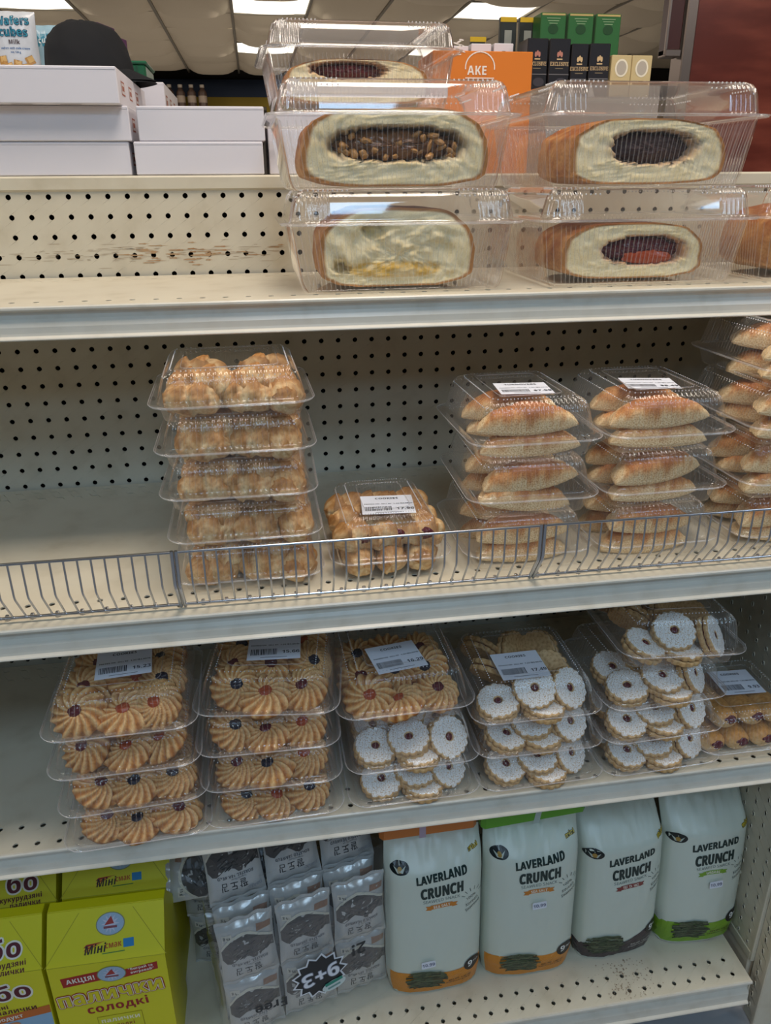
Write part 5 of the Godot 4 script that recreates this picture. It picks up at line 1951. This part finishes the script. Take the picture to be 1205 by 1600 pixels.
		shape_into(pr, PackedVector2Array([Vector2(-0.077, 0.001), Vector2(0.077, 0.001), Vector2(0.077, 0.136), Vector2(-0.077, 0.112)]), lin("8fb4d0"), front, 0.0002)
		shape_into(pr, PackedVector2Array([Vector2(-0.077, 0.110), Vector2(0.077, 0.132), Vector2(0.077, 0.147), Vector2(-0.077, 0.122)]), lin("c86a28"), front, 0.0004)
		text_into(pr, "новий продукт", Vector2(0.040, 0.1335), 0.0075, white, front, 0.0007, "sans", 1, 0.14)
		for k in 4:
			shape_into(pr, oval(Vector2(0.02, 0.085 + 0.009 * k), 0.034 - 0.006 * k, 0.008, 20, 0.5), [lin("b0683c"), lin("d8a070"), lin("a8582c"), lin("c88a5a")][k], front, 0.0004 + 0.0001 * k)
		if design == 3:
			shape_into(pr, rect(Vector2(0.036, 0.052), 0.046, 0.018, 0.06), lin("c4c4d2"), slope, 0.0006)
	obj("front_print", pr, M.print, t)


func emblem(pr: MB, at: Vector2, pm: Callable) -> void:
	shape_into(pr, oval(at, 0.0195, 0.0150, 24), lin("8a8c60"), pm, 0.0006)
	shape_into(pr, oval(at, 0.0182, 0.0138, 24), lin("9fb6cc"), pm, 0.0008)
	shape_into(pr, star(at, 0.006, 0.0125, 12), lin("c8c8d8"), pm, 0.0010)
	shape_into(pr, PackedVector2Array([at + Vector2(-0.008, -0.001), at + Vector2(0.001, 0.010), at + Vector2(0.005, 0.0)]), lin("a83a34"), pm, 0.0012)
	shape_into(pr, rect(at + Vector2(0, -0.004), 0.018, 0.003), lin("8a4a54"), pm, 0.0012)


func build_bottom() -> void:
	yellow_box("front yellow carton with large outlined lettering, standing beside the silver bundle", P(-0.126, -1.1762, 0.385), 1, -0.01)
	yellow_box("front yellow carton at the left edge with maroon and blue front", P(-0.2885, -1.1762, 0.383), 0, 0.0)
	yellow_box("rear yellow carton with an open top flap, behind the front right carton", P(-0.130, -1.1762, 0.272), 2, -0.02)
	yellow_box("rear yellow carton with a white sticker, behind the left edge carton", P(-0.294, -1.1762, 0.272), 3, 0.0)
	seaweed()
	var y := -1.1760
	snack_pouch("seaweed snack bag with orange foot, leftmost, next to the silver bundle", P(0.346, y, 0.320), 0.02, -0.06, 0.290, 0.3, "d98a2c", "d07f28", "SEA SALT", 2, false)
	snack_pouch("seaweed snack bag with orange foot, second from left, under the green carton", P(0.501, y, 0.316), -0.02, -0.05, 0.290, 0.3, "d98a2c", "d07f28", "SEA SALT", 5, false)
	snack_pouch("seaweed snack bag with dark brown foot, third from left", P(0.656, y, 0.308), 0.06, -0.07, 0.292, 1.0, "453a3c", "8a3a34", "TERIYAKI", 9, true)
	snack_pouch("seaweed snack bag with green foot, rightmost, beside the steel divider", P(0.8015, y, 0.306), -0.03, -0.08, 0.296, 1.0, "7fa82c", "7fa82c", "WASABI", 13, false)
	sticker("seaweed_snack_bag", Vector2(-0.016, 0.072), 0.0415, "10.99")
	sticker("seaweed_snack_bag_001", Vector2(0.006, 0.157), 0.0415, "10.99")
	sticker("seaweed_snack_bag_003", Vector2(0.012, 0.130), 0.0415, "10.99")
	var gc := carton("green_carton", "bright green soft pack with a white stripe lying on two snack bags", "carton", Vector3(0.414, -0.887, 0.19), Vector3(0.583, -0.833, 0.312), mat(Color("5fa81c"), 0.4), "", 0.06, 0.006)
	var s := MB.new()
	shape_into(s, PackedVector2Array([Vector2(-0.003, 0.0), Vector2(0.007, 0.0), Vector2(0.015, 0.055), Vector2(0.006, 0.055)]), lin("b8c8c0"), plane_map(Vector3(0.0, 0, 0.061), Vector3.RIGHT, Vector3.UP), 0.0004)
	obj("white_stripe", s, M.print, gc)
	var oc := carton("orange_carton", "orange soft pack with a pale stripe lying on the leftmost snack bag", "carton", Vector3(0.262, -0.887, 0.19), Vector3(0.411, -0.845, 0.312), mat(Color("d4782a"), 0.4), "", 0.02, 0.006)
	var s2 := MB.new()
	shape_into(s2, rect(Vector2(-0.010, 0.023), 0.010, 0.044), lin("c0a8b8"), plane_map(Vector3(0.0, 0, 0.061), Vector3.RIGHT, Vector3.UP), 0.0004)
	obj("pale_stripe", s2, M.print, oc)
